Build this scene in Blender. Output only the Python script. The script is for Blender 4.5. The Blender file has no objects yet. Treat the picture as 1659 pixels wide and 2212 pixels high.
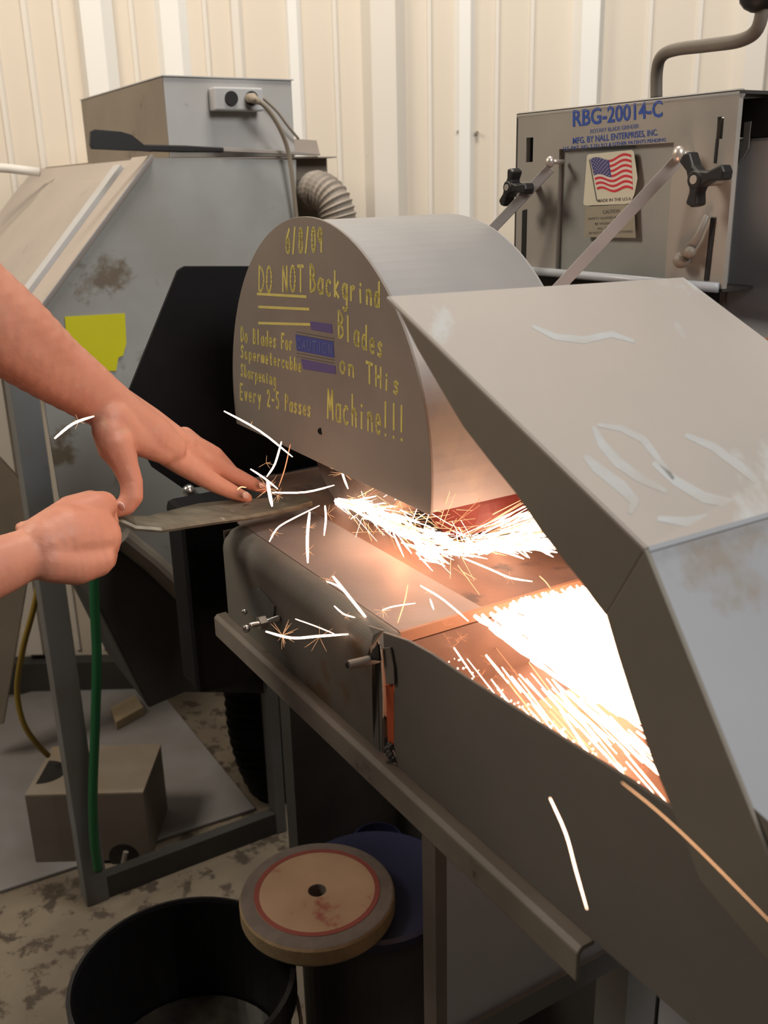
import bpy, bmesh, math, random
from mathutils import Vector, Matrix
from math import sin, cos, tan, pi, radians, sqrt
random.seed(7)
# ------------------------------------------------------------------ camera
F, CX, CY, H = 2100.0, 829.5, 1106.0, 1.42
PITCH, ROLL = radians(18.8), radians(1.4)
XV = Vector((1, 0, 0)); UV = Vector((0, sin(PITCH), cos(PITCH))); WV = Vector((0, cos(PITCH), -sin(PITCH)))
RV = XV * cos(ROLL) - UV * sin(ROLL); UPV = UV * cos(ROLL) + XV * sin(ROLL)
CAM = Vector((0, 0, H))
cd = bpy.data.cameras.new('camera'); cam = bpy.data.objects.new('camera', cd)
bpy.context.scene.collection.objects.link(cam)
cam.matrix_world = Matrix((( RV.x, UPV.x, -WV.x, 0), (RV.y, UPV.y, -WV.y, 0), (RV.z, UPV.z, -WV.z, H), (0, 0, 0, 1)))
cd.sensor_fit = 'VERTICAL'; cd.sensor_height = 36.0; cd.lens = 36.0 * F / 2212.0
cd.clip_start = 0.02; cd.clip_end = 60
cd.dof.use_dof = True; cd.dof.focus_distance = 1.05; cd.dof.aperture_fstop = 9.0
sc = bpy.context.scene; sc.camera = cam
# ------------------------------------------------------------------ light
sc.view_settings.view_transform = 'Standard'; sc.view_settings.look = 'None'
sc.view_settings.exposure = 0.0; sc.view_settings.gamma = 1.0; sc.view_settings.use_curve_mapping = False
wd = bpy.data.worlds.new('world'); sc.world = wd; wd.use_nodes = True
bg = wd.node_tree.nodes['Background']; bg.inputs[0].default_value = (0.92, 0.88, 0.84, 1); bg.inputs[1].default_value = 0.04
def area(name, loc, target, size, power, col, sy=None):
    d = bpy.data.lights.new(name, 'AREA'); d.energy = power; d.color = col
    d.shape = 'RECTANGLE'; d.size = size; d.size_y = sy or size
    o = bpy.data.objects.new(name, d); sc.collection.objects.link(o); o.location = loc
    o.rotation_euler = (Vector(target) - Vector(loc)).to_track_quat('-Z', 'Y').to_euler(); return o
area('wall_wash', (0.15, 1.45, 3.5), (0.15, 2.4, 1.5), 0.8, 46, (1.0, 0.93, 0.83), 0.5)  # unseen overhead wash, moved and tilted to brighten the wall
area('right_key_light', (1.55, -.75, 2.95), (0.1, 1.6, 1.2), 1.0, 62, (1.0, 0.965, 0.93))  # unseen key light, placed so the hood shades the lower left
area('side_fill', (-1.9, 1.1, 2.75), (0.1, 1.5, 1.1), 0.7, 40, (1.0, 0.87, 0.72))  # unseen warm fill, raised to brighten the left-facing faces
def point(name, loc, power, col, r):
    d = bpy.data.lights.new(name, 'POINT'); d.energy = power; d.color = col; d.shadow_soft_size = r
    o = bpy.data.objects.new(name, d); sc.collection.objects.link(o); o.location = loc
# ------------------------------------------------------------------ frames
YAW = radians(31)
AV = Vector((cos(YAW), sin(YAW), 0)); BV = Vector((sin(YAW), -cos(YAW), 0)); ZV = Vector((0, 0, 1)); A0 = 0.48872
def M(a, b, z): return AV * (a + A0) + BV * b + ZV * z
def ray(x, y): return RV * ((x - CX) / F) + UPV * ((CY - y) / F) + WV
def pl(x, y, n, c):
    d = ray(x, y); return CAM + d * ((c - n.dot(CAM)) / n.dot(d))
def Pa(x, y, a): return pl(x, y, AV, A0 + a)
def Pb(x, y, b): return pl(x, y, BV, b)
def Pz(x, y, z): return pl(x, y, ZV, z)
def Py(x, y, Y): return pl(x, y, Vector((0, 1, 0)), Y)
def Pw(x, y, w): return CAM + ray(x, y) * w
def abz(v): return (v.dot(AV) - A0, v.dot(BV), v.z)
for nm, p, e, r in (('spark_light_wheel', M(0.03, -0.83, 1.072), .36, .010), ('spark_light_chute', M(0.13, -0.56, 1.05), .16, .02), ('spark_light_lip', M(0.05, -0.70, 1.085), .10, .012)):
    point(nm, p, e, (1.0, 0.33, 0.15), r)
# ------------------------------------------------------------------ materials
def newmat(name):
    m = bpy.data.materials.new(name); m.use_nodes = True
    return m, m.node_tree.nodes, m.node_tree.links, m.node_tree.nodes['Principled BSDF']
def paint(name, c1, c2=None, scale=6.0, rough=0.55, metal=0.0, spots=None, spot_amt=0.62, spot_scale=9.0, bump=0.08, stretch=(1, 1, 1), spec=0.4, sss=0):
    m, N, L, b = newmat(name)
    c2 = c2 or tuple(k * 0.82 for k in c1)
    tc = N.new('ShaderNodeTexCoord'); mp = N.new('ShaderNodeMapping'); mp.inputs['Scale'].default_value = stretch
    L.new(tc.outputs['Object'], mp.inputs['Vector'])
    n1 = N.new('ShaderNodeTexNoise'); n1.inputs['Scale'].default_value = scale; n1.inputs['Detail'].default_value = 5
    L.new(mp.outputs[0], n1.inputs['Vector'])
    r = N.new('ShaderNodeValToRGB'); r.color_ramp.elements[0].position = 0.35; r.color_ramp.elements[1].position = 0.68
    r.color_ramp.elements[0].color = (*c1, 1); r.color_ramp.elements[1].color = (*c2, 1)
    L.new(n1.outputs['Fac'], r.inputs[0]); out = r.outputs[0]
    if spots:
        n2 = N.new('ShaderNodeTexNoise'); n2.inputs['Scale'].default_value = spot_scale; n2.inputs['Detail'].default_value = 7; n2.inputs['Roughness'].default_value = 0.62
        L.new(mp.outputs[0], n2.inputs['Vector'])
        r2 = N.new('ShaderNodeValToRGB'); r2.color_ramp.elements[0].position = spot_amt; r2.color_ramp.elements[1].position = min(spot_amt + 0.07, 1)
        r2.color_ramp.elements[0].color = (0, 0, 0, 1); r2.color_ramp.elements[1].color = (1, 1, 1, 1)
        L.new(n2.outputs['Fac'], r2.inputs[0])
        mx = N.new('ShaderNodeMixRGB'); mx.inputs[2].default_value = (*spots, 1)
        L.new(r2.outputs[0], mx.inputs[0]); L.new(out, mx.inputs[1]); out = mx.outputs[0]
    L.new(out, b.inputs['Base Color'])
    b.inputs['Roughness'].default_value = rough; b.inputs['Metallic'].default_value = metal
    b.inputs['Specular IOR Level'].default_value = spec
    if sss:
        b.inputs['Subsurface Weight'].default_value = sss; b.inputs['Subsurface Radius'].default_value = (0.02, 0.007, 0.004); b.inputs['Subsurface Scale'].default_value = 0.25
    n3 = N.new('ShaderNodeTexNoise'); n3.inputs['Scale'].default_value = scale * 14; n3.inputs['Detail'].default_value = 3
    L.new(mp.outputs[0], n3.inputs['Vector'])
    bp = N.new('ShaderNodeBump'); bp.inputs['Strength'].default_value = bump; bp.inputs['Distance'].default_value = 0.002
    L.new(n3.outputs['Fac'], bp.inputs['Height']); L.new(bp.outputs[0], b.inputs['Normal'])
    return m
def plain(name, c, rough=0.5, metal=0.0, spec=0.4):
    m, N, L, b = newmat(name); b.inputs['Base Color'].default_value = (*c, 1); b.inputs['Roughness'].default_value = rough
    b.inputs['Metallic'].default_value = metal; b.inputs['Specular IOR Level'].default_value = spec; return m
def glow(name, c, s):
    m, N, L, b = newmat(name); e = N.new('ShaderNodeEmission'); e.inputs[0].default_value = (*c, 1); e.inputs[1].default_value = s
    L.new(e.outputs[0], N['Material Output'].inputs[0]); N.remove(b); m.cycles.emission_sampling = 'NONE'; return m
m_guard = paint('guard_paint', (.19, .163, .142), (.225, .198, .172), 8, .5, spots=(.09, .075, .065), spot_amt=.66)
m_mantle = paint('mantle_paint', (.27, .265, .265), (.33, .32, .31), 5, .42, spots=(.36, .34, .30), spot_amt=.56, spot_scale=6)
m_hood = paint('hood_paint', (.33, .30, .275), (.285, .262, .242), 3.0, .42, spots=(.37, .39, .40), spot_amt=.535, spot_scale=4.5, stretch=(1.9, .6, 1.4))
m_hood2 = paint('hood_lower_paint', (.31, .325, .35), (.265, .27, .285), 3.5, .4, spots=(.25, .225, .20), spot_amt=.56, spot_scale=6)
m_flange = paint('flange_paint', (.20, .18, .148), (.16, .142, .116), 6, .5, spots=(.09, .07, .05), spot_amt=.68, spot_scale=14)
m_tray = paint('tray_paint', (.15, .145, .125), (.115, .105, .088), 7, .5, spots=(.11, .065, .03), spot_amt=.58, spot_scale=9)
m_flank = paint('flank_paint', (.15, .138, .12), (.125, .119, .107), 9, .6, spots=(.075, .06, .045), spot_amt=.70, spot_scale=16)
m_table = paint('table_steel', (.21, .175, .16), (.165, .135, .125), 10, .55, spots=(.07, .05, .045), spot_amt=.66, spot_scale=13)
m_rust_shade = paint('rusty_shade_steel', (.16, .085, .055), (.10, .055, .04), 12, .6, spots=(.05, .03, .025), spot_amt=.60, spot_scale=15)  # rust on shelf and lip face; guard shade on the lower plate
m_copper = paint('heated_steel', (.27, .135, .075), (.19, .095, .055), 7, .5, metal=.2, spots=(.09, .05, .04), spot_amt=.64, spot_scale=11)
m_iron = paint('angle_iron_paint', (.20, .175, .145), (.14, .12, .10), 12, .5, spots=(.07, .05, .03), spot_amt=.62, spot_scale=14)
m_weld = paint('weld_bead', (.10, .09, .085), (.05, .045, .04), 60, .5, metal=.4, bump=.5)
m_plate = paint('plate_paint', (.33, .305, .27), (.28, .26, .235), 8, .5, spots=(.11, .09, .07), spot_amt=.66, spot_scale=12)
m_inner = paint('inner_plate_paint', (.28, .285, .265), (.23, .235, .225), 7, .45, spots=(.10, .09, .08), spot_amt=.66)
m_cab = paint('cabinet_paint', (.47, .50, .54), (.42, .44, .47), 5, .35, spots=(.20, .18, .165), spot_amt=.64)
m_strap = paint('strap_steel', (.30, .275, .265), (.25, .235, .225), 20, .45, spots=(.38, .36, .35), spot_amt=.68, spot_scale=18)
m_black = plain('black_plastic', (.012, .011, .011), .45)
m_rubber = paint('black_rubber', (.006, .006, .007), (.009, .009, .010), 10, .75, spec=.15)
m_steel = plain('bright_steel', (.55, .53, .5), .28, .9)
m_rivet = plain('rivet_steel', (.50, .45, .40), .38, .6)
m_dust = paint('collector_paint', (.36, .37, .36), (.27, .26, .235), 4, .5, spots=(.15, .12, .085), spot_amt=.585, spot_scale=7)
m_slope = paint('collector_slope', (.40, .34, .29), (.34, .295, .255), 4, .55, spots=(.28, .25, .22), spot_amt=.62)
m_dbox = paint('fan_box_steel', (.46, .465, .475), (.39, .38, .36), 4, .42, spots=(.24, .21, .18), spot_amt=.64)
m_dirt_shade = paint('brown_dirt_shade', (.25, .21, .16), (.19, .16, .125), 6, .6, spots=(.07, .05, .035), spot_amt=.6)  # brown dirt; on the fan box side it stands for shade
m_dark = paint('dirty_shade_steel', (.045, .042, .038), (.03, .028, .026), 8, .7)  # dirty dark steel; carries shade on the hopper and backing sheet
m_leg = paint('leg_paint', (.15, .16, .165), (.13, .12, .105), 7, .55, spots=(.09, .07, .05), spot_amt=.64)
m_yellow = paint('yellow_sticker', (.62, .58, .01), (.55, .52, .012), 6, .5, spots=(.20, .18, .02), spot_amt=.66, spot_scale=11)
m_hose = plain('grey_hose', (.27, .23, .19), .55)
m_cord = plain('beige_cord', (.27, .225, .17), .6)
m_skin = paint('skin', (.54, .245, .165), (.46, .185, .12), 14, .5, spots=(.50, .27, .185), spot_amt=.60, spot_scale=18, bump=.25, sss=.12)
m_nail = plain('nail', (.62, .42, .36), .3)
m_blade = paint('blade_steel', (.20, .185, .14), (.12, .11, .085), 30, .42, metal=.45, spots=(.38, .37, .33), spot_amt=.62, spot_scale=22, stretch=(1, 3, 1))
m_chalk = paint('yellow_marker', (.58, .52, .14), (.48, .43, .15), 60, .7)
m_blue = plain('blue_print', (.025, .07, .33), .6)
m_blue2 = plain('violet_print', (.055, .05, .21), .6)
m_violet = plain('violet_stencil', (.10, .075, .21), .6); m_stencil = plain('blue_stencil', (.055, .065, .26), .6); m_ltblue = plain('stencil_letters', (.13, .16, .34), .6)
m_blue3 = plain('pale_blue_print', (.10, .14, .34), .6)
m_paper = paint('sticker_paper', (.60, .58, .46), (.54, .52, .42), 8, .6)
m_paper2 = paint('faded_sticker', (.30, .275, .21), (.24, .22, .17), 9, .6)
m_ink = plain('faded_ink', (.10, .09, .08), .7)
m_red = plain('flag_red', (.52, .03, .04), .6)
m_white = plain('flag_white', (.62, .56, .50), .6)
m_navy = plain('flag_navy', (.06, .06, .19), .6)
m_orange = plain('seam_orange', (.50, .085, .02), .6)  # flat orange of the seam strip
m_green = plain('green_rubber', (.012, .10, .035), .5)
m_yhose = plain('yellow_rubber', (.24, .16, .02), .5)
m_bucket = plain('bucket_plastic', (.008, .008, .009), .35)
m_liquid = paint('bucket_water', (.035, .032, .026), (.015, .014, .012), 30, .12, spots=(.30, .28, .24), spot_amt=.66, spot_scale=24)
m_stone = paint('abrasive_stone', (.13, .105, .09), (.10, .085, .075), 50, .9, bump=.5)
m_stonerim = paint('abrasive_rim', (.30, .215, .12), (.23, .165, .09), 50, .9, bump=.5)
m_blot = paint('wheel_paper', (.33, .22, .14), (.25, .16, .10), 8, .75, spots=(.20, .06, .04), spot_amt=.58, spot_scale=9)
m_blotred = plain('wheel_paper_red', (.17, .04, .03), .75)
m_darkred = plain('dark_red_paint', (.14, .025, .02), .6)
m_lid = plain('navy_lid', (.007, .008, .028), .55)
m_sheet = paint('pale_board', (.24, .235, .235), (.19, .18, .17), 5, .6, spots=(.20, .11, .06), spot_amt=.68, spot_scale=5)
m_block = paint('box_metal', (.16, .135, .11), (.125, .105, .085), 6, .6)
m_blocktop = paint('box_top_metal', (.30, .26, .215), (.25, .205, .15), 7, .6, spots=(.28, .2, .11), spot_amt=.6)
m_wood = paint('scrap_wood', (.42, .34, .22), (.34, .27, .17), 12, .7)
m_pipe = plain('white_pipe', (.60, .57, .52), .5)
m_wallp = paint('wall_panel', (.64, .57, .475), (.60, .53, .435), 1.4, .5, spots=(.54, .44, .35), spot_amt=.60, spot_scale=1.3, stretch=(1, 1, .35), bump=.03)
m_rib = paint('wall_rib', (.68, .635, .565), (.64, .59, .52), 2, .45, spots=(.56, .48, .40), spot_amt=.64, spot_scale=2, stretch=(1, 1, .3), bump=.03)
m_rib_hi = paint('wall_rib_highlight', (.76, .745, .71), (.72, .70, .65), 2, .4, stretch=(1, 1, .3), bump=.03)  # paler rib copy with the highlight put into its colour
m_floor = paint('stained_concrete', (.19, .155, .11), (.12, .10, .075), 5, .8, spots=(.06, .045, .032), spot_amt=.53, spot_scale=22, bump=.5)
m_hot = glow('spark_white', (1.0, .62, .43), 9.0)
m_warm = glow('spark_yellow', (1.0, .50, .24), 2.2)
m_dim = glow('spark_orange', (1.0, .36, .16), 1.3)
# ------------------------------------------------------------------ object helpers
ORG = {}
def link(o): sc.collection.objects.link(o)
def thing(name, label, cat, loc, group=None):
    o = bpy.data.objects.new(name, None); link(o); o.location = loc; o['label'] = label; o['category'] = cat
    if group: o['group'] = group
    ORG[o] = Vector(loc); o.empty_display_size = .05; return o
def tag(o, label, cat=None, group=None, kind=None):
    if label: o['label'] = label
    if cat: o['category'] = cat
    if group: o['group'] = group
    if kind: o['kind'] = kind
    return o
def mk(name, verts, faces, mats, parent=None, smooth=False, bevel=0, midx=None, label=None, origin=None):
    vs = [Vector(v) for v in verts]
    if origin is None:
        lo = Vector((min(v.x for v in vs), min(v.y for v in vs), min(v.z for v in vs))); hi = Vector((max(v.x for v in vs), max(v.y for v in vs), max(v.z for v in vs)))
        origin = Vector(((lo.x + hi.x) / 2, (lo.y + hi.y) / 2, lo.z))
    me = bpy.data.meshes.new(name); me.from_pydata([v - origin for v in vs], [], faces)
    if not isinstance(mats, (list, tuple)): mats = [mats]
    for m in mats: me.materials.append(m)
    if midx: me.polygons.foreach_set('material_index', midx)
    bm = bmesh.new(); bm.from_mesh(me); bmesh.ops.recalc_face_normals(bm, faces=bm.faces[:]); bm.to_mesh(me); bm.free()
    if smooth: me.polygons.foreach_set('use_smooth', [True] * len(me.polygons))
    me.update()
    o = bpy.data.objects.new(name, me); link(o); ORG[o] = origin
    if parent: o.parent = parent; o.location = origin - ORG[parent]
    else: o.location = origin
    if bevel:
        md = o.modifiers.new('bevel', 'BEVEL'); md.width = bevel; md.segments = 2; md.limit_method = 'ANGLE'; md.angle_limit = radians(40)
    if label: o['label'] = label
    return o
class B:
    """collects geometry for one mesh"""
    def __init__(s): s.v = []; s.f = []; s.m = []
    def add(s, vs, fs, mi=0):
        k = len(s.v); s.v += [Vector(v) for v in vs]; s.f += [tuple(i + k for i in f) for f in fs]; s.m += [mi] * len(fs); return s
    def prism(s, pts, off, mi=0):
        n = len(pts); pts = [Vector(p) for p in pts]; off = Vector(off)
        return s.add(pts + [p + off for p in pts], [tuple(range(n)), tuple(range(2 * n - 1, n - 1, -1))] + [(i, (i + 1) % n, (i + 1) % n + n, i + n) for i in range(n)], mi)
    def boxm(s, a0, a1, b0, b1, z0, z1, mi=0):
        return s.prism([M(a0, b0, z0), M(a1, b0, z0), M(a1, b1, z0), M(a0, b1, z0)], ZV * (z1 - z0), mi)
    def box(s, x0, x1, y0, y1, z0, z1, mi=0):
        return s.prism([(x0, y0, z0), (x1, y0, z0), (x1, y1, z0), (x0, y1, z0)], ZV * (z1 - z0), mi)
    def tube(s, pts, rad, n=10, mi=0, caps=True):
        pts = [Vector(p) for p in pts]
        if not isinstance(rad, (list, tuple)): rad = [rad] * len(pts)
        k = len(s.v); up = None
        for i, p in enumerate(pts):
            t = (pts[min(i + 1, len(pts) - 1)] - pts[max(i - 1, 0)]).normalized()
            if up is None: up = t.orthogonal().normalized()
            up = (up - t * up.dot(t))
            up = up.normalized() if up.length > 1e-6 else t.orthogonal().normalized()
            w = t.cross(up)
            for j in range(n):
                an = 2 * pi * j / n; s.v.append(p + (up * cos(an) + w * sin(an)) * rad[i])
        for i in range(len(pts) - 1):
            for j in range(n):
                s.f.append((k + i * n + j, k + i * n + (j + 1) % n, k + (i + 1) * n + (j + 1) % n, k + (i + 1) * n + j)); s.m.append(mi)
        if caps:
            s.f.append(tuple(range(k, k + n))); s.f.append(tuple(range(k + (len(pts) - 1) * n, k + len(pts) * n))); s.m += [mi, mi]
        return s
    def ball(s, c, r, sc3=(1, 1, 1), n=12, m=8, mi=0, axes=None):
        c = Vector(c); k = len(s.v); ax = axes or (XV, Vector((0, 1, 0)), ZV)
        for i in range(m + 1):
            th = pi * i / m
            for j in range(n):
                ph = 2 * pi * j / n
                s.v.append(c + ax[0] * (r * sc3[0] * sin(th) * cos(ph)) + ax[1] * (r * sc3[1] * sin(th) * sin(ph)) + ax[2] * (r * sc3[2] * cos(th)))
        for i in range(m):
            for j in range(n): s.f.append((k + i * n + j, k + i * n + (j + 1) % n, k + (i + 1) * n + (j + 1) % n, k + (i + 1) * n + j)); s.m.append(mi)
        return s
    def lathe(s, c, prof, axis=ZV, n=40, mi=0):
        c = Vector(c); axis = Vector(axis).normalized(); u = axis.orthogonal().normalized(); w = axis.cross(u); k = len(s.v)
        for (r, h) in prof:
            for j in range(n):
                an = 2 * pi * j / n; s.v.append(c + axis * h + (u * cos(an) + w * sin(an)) * r)
        for i in range(len(prof) - 1):
            for j in range(n): s.f.append((k + i * n + j, k + i * n + (j + 1) % n, k + (i + 1) * n + (j + 1) % n, k + (i + 1) * n + j)); s.m.append(mi)
        return s
    def go(s, name, mats, parent=None, **kw): return mk(name, s.v, s.f, mats, parent, midx=s.m, **kw)
def smoothpath(pts, n=8):
    pts = [Vector(p) for p in pts]; out = []
    for i in range(len(pts) - 1):
        p0 = pts[max(i - 1, 0)]; p1 = pts[i]; p2 = pts[i + 1]; p3 = pts[min(i + 2, len(pts) - 1)]
        for k in range(n):
            t = k / n; out.append(0.5 * ((2 * p1) + (p2 - p0) * t + (2 * p0 - 5 * p1 + 4 * p2 - p3) * t * t + (3 * p1 - p0 - 3 * p2 + p3) * t ** 3))
    out.append(pts[-1]); return out
# ------------------------------------------------------------------ setting
YW = 2.62
fl = B().box(-4, 4, -2.5, YW + .1, -.06, 0).go('floor', m_floor); tag(fl, 'rough brown stained concrete workshop floor', kind='structure')
wall = B().box(-4, 4, YW, YW + .06, 0, 3.6).go('wall_back', m_wallp); tag(wall, 'cream corrugated sheet metal wall', kind='structure')
def rib(xp, wpx, h=.024, flat=.55, yref=200, mat=m_rib, skew=0):
    x = Py(xp, yref, YW).x; w = wpx / F * 2.72; w2 = w * flat
    prof = [(x - w / 2, YW + .001), (x - w2 / 2 + skew, YW - h), (x + w2 / 2 + skew, YW - h), (x + w / 2, YW + .001)]
    B().prism([(px, py, .12) for px, py in prof], ZV * 3.4).go('rib', mat, wall)
for xp, wpx, h in ((-395, 60, .03), (-100, 60, .03), (-190, 22, .007), (-300, 22, .007), (5, 14, .006), (75, 16, .006), (142, 14, .006), (222, 70, .032), (300, 12, .005), (383, 62, .016), (455, 12, .005), (520, 24, .008), (640, 30, .010), (728, 12, .005),
                   (830, 84, .034), (928, 12, .005), (1003, 38, .014), (1072, 12, .005), (1146, 12, .005), (1265, 60, .030), (1395, 14, .005), (1500, 14, .005), (1615, 70, .030), (1760, 14, .005), (1990, 70, .03), (2300, 70, .03)):
    rib(xp, wpx, h, mat=m_rib_hi if xp in (222, 383, 640, 1003, 1265) else m_rib)
scr = B()
for px, py in ((990, 285), (1030, 287), (797, 338)):
    p = Py(px, py, YW - .006); scr.tube([p + Vector((0, .006, 0)), p - Vector((0, .006, 0))], .0045, 8)
scr.go('screw', m_dirt_shade, wall)
bb = B().box(-4, 4, YW - .05, YW, 0, .1).go('baseboard_back', m_dark); tag(bb, 'dark steel base channel along the foot of the wall', kind='structure')

# ------------------------------------------------------------------ grinder
GA = -.1
G = thing('blade_grinder', 'grey steel blade grinder with round lettered guard, spark hood and chute', 'grinder', M(.1, -.8, 0))
# table
B().prism([M(-.0745, -1.03, 1.0365), M(.017, -1.03, 1.0365), M(.017, -.668, 1.0365), M(-.0745, -.668, 1.0365)], ZV * .0035).go('table_plate', m_table, G, bevel=.0005)
B().boxm(.0172, .24, -1.19, -.668, 1.031, 1.0365).go('shade_plate', m_rust_shade, G, bevel=.0005, label='brown lower plate beside the wheel, guard shade in its colour')  # brown tone puts the guard's cast shadow into the plate colour
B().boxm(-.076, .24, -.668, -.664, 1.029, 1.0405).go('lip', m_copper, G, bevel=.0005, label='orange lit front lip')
# side panel with rolled top edge
prof = [(-.075, 1.0398)] + [(-.075 - .026 * sin(t), 1.0138 + .026 * cos(t)) for t in [pi / 2 * k / 14 for k in range(1, 15)]] + [(-.101, .915), (-.0975, .915), (-.0975, 1.012), (-.090, 1.029), (-.075, 1.036)]
B().prism([M(a, -1.015, z) for a, z in prof], BV * (1.015 - .664)).go('side_panel', m_tray, G, smooth=False, bevel=.0004)
B().boxm(-.0975, .24, -1.019, -1.015, .90, 1.036).go('end_panel', m_dark, G)
# curl where the panel meets the chute
cu = B(); cp = [Pa(795, 1352, GA - .001), Pa(806, 1372, GA - .004), Pa(800, 1395, GA - .007), Pa(792, 1418, GA - .008), Pa(800, 1440, GA - .004), Pa(806, 1600, GA - .002), Pa(812, 1640, GA - .001)]
cu.prism([*cp, Pa(826, 1640, GA), Pa(826, 1500, GA), Pa(822, 1420, GA), Pa(815, 1385, GA), Pa(826, 1362, GA)], AV * .002)
cu.go('bent_edge', m_tray, G, bevel=.0004)
B().prism([Pa(795, 1425, GA - .0085), Pa(806, 1402, GA - .0085), Pa(816, 1392, GA - .0085), Pa(820, 1428, GA - .0085)], AV * .002).go('opening', m_black, G)
B().tube([Pa(752, 1437, GA - .03), Pa(817, 1422, GA + .0)], .0042, 14).tube([Pa(752, 1437, GA - .0302), Pa(753, 1437, GA - .0295)], .0028, 12, 1).go('pipe_stub', [m_iron, m_black], G, smooth=False)
B().prism([Pa(833, 1480, GA - .001), Pa(849, 1480, GA - .001), Pa(853, 1580, GA - .001), Pa(849, 1615, GA - .001), Pa(838, 1612, GA - .001)], AV * .003).go('orange_strip', m_orange, G, label='orange strip in the seam')
w_ = B()
for i in range(16):
    t = i / 15; w_.ball(Pa(843 + random.uniform(-6, 8), 1608 + 45 * t, GA - .002), random.uniform(.0022, .0042), n=8, m=5)
w_.go('weld_bead', m_weld, G, smooth=True)
# flank (near side of the chute)
top = [(827, 1366), (850, 1374), (880, 1384), (930, 1412), (1000, 1460), (1100, 1523), (1250, 1617), (1350, 1679), (1450, 1745), (1560, 1815), (1760, 1945)]
bot = [(1790, 2480), (1659, 2362), (1500, 2222), (1285, 2035), (1050, 1825), (858, 1655), (850, 1610), (851, 1480), (833, 1478)]
B().prism([Pa(x, y, GA - .001) for x, y in top + bot], AV * .003).go('chute_side', m_flank, G, bevel=.0005)
B().prism([Pa(x, y, GA - .0035) for x, y in ((826, 1400), (842, 1398), (850, 1440), (852, 1478), (834, 1478), (829, 1440))], AV * .002).go('patch', m_iron, G, bevel=.0004)
# chute inside
B().boxm(-.097, .25, -.664, -.60, .962, .966).go('rust_shelf', m_rust_shade, G)
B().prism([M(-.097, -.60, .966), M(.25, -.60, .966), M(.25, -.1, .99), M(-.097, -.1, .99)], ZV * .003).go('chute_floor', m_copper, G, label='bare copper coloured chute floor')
B().boxm(-.097, .25, -.668, -.664, .94, 1.028).go('lip_face', m_rust_shade, G)
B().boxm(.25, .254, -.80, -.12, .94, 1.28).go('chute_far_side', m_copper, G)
# angle iron under the tray
zi = .926
pr = [(-.098, zi - .002), (-.098, zi + .002), (-.110, zi + .002), (-.114, zi - .002), (-.114, zi - .026), (-.1105, zi - .026), (-.1105, zi - .005), (-.108, zi - .002)]
B().prism([M(a, -1.03, z) for a, z in pr], BV * (1.03 - .385)).go('angle_iron', m_iron, G, bevel=.001)
# bolt, nut and key on the side panel
bo = B().tube([Pa(540, 1352, GA - .035), Pa(566, 1345, GA - .012), Pa(605, 1335, GA - .002)], .0032, 10)
bo.ball(Pa(532, 1358, GA - .038), .0045); bo.ball(Pa(528, 1322, GA - .02), .0035)
bo.go('bolt', m_steel, G, smooth=True)
n_ = B(); pn = Pa(566, 1345, GA - .014); n_.lathe(pn, [(0, -.004), (.0075, -.004), (.0075, .004), (0, .004)], AV, 6); n_.go('nut', m_rivet, G)
B().prism([Pa(x, y, GA - .003) for x, y in ((536, 1275), (556, 1270), (592, 1310), (590, 1335), (560, 1340), (542, 1330))], AV * .002).go('scraped_patch', m_leg, G)
# round guard: face disc, mantle
CB, CZ, R_ = -.957, 1.153, .2335
ch = 1.118
ang0 = math.asin((ch - CZ) / R_)
outline = []
for k in range(61):
    t = ang0 + (pi - 2 * ang0) * k / 60; outline.append((CB + R_ * cos(t), CZ + R_ * sin(t)))
guard = B().prism([M(-.0015, b_, z_) for b_, z_ in outline], AV * .003).go('guard_face', m_guard, G, bevel=.0006)
mb = B(); far = .185
for k in range(60):
    p, q = outline[k], outline[k + 1]
    k0 = len(mb.v)
    def sh(b_, z_, r): d = Vector((b_ - CB, z_ - CZ)); d.normalize(); return CB + d.x * r, CZ + d.y * r
    rs = R_ - .004; r2 = R_ - .006
    pts = []
    for (b_, z_) in (p, q):
        o1 = sh(b_, z_, rs); o2 = sh(b_, z_, r2); pts.append((o1, o2))
    (p1, p2), (q1, q2) = pts
    mb.add([M(.0015, *p1), M(far, *p1), M(far, *q1), M(.0015, *q1), M(.0015, *p2), M(far, *p2), M(far, *q2), M(.0015, *q2)], [(0, 1, 2, 3), (4, 7, 6, 5), (1, 5, 6, 2)])
mb.go('guard_mantle', m_mantle, G, smooth=True)
B().prism([M(far, b_ if True else 0, z_) for b_, z_ in [(CB + (x[0] - CB) * .98, CZ + (x[1] - CZ) * .98) for x in outline]], AV * .003).go('guard_back', m_mantle, G)
B().tube([Pa(693, 931, -.0022), Pa(693, 931, .001)], .0038, 8).go('hole', m_black, guard)
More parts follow.
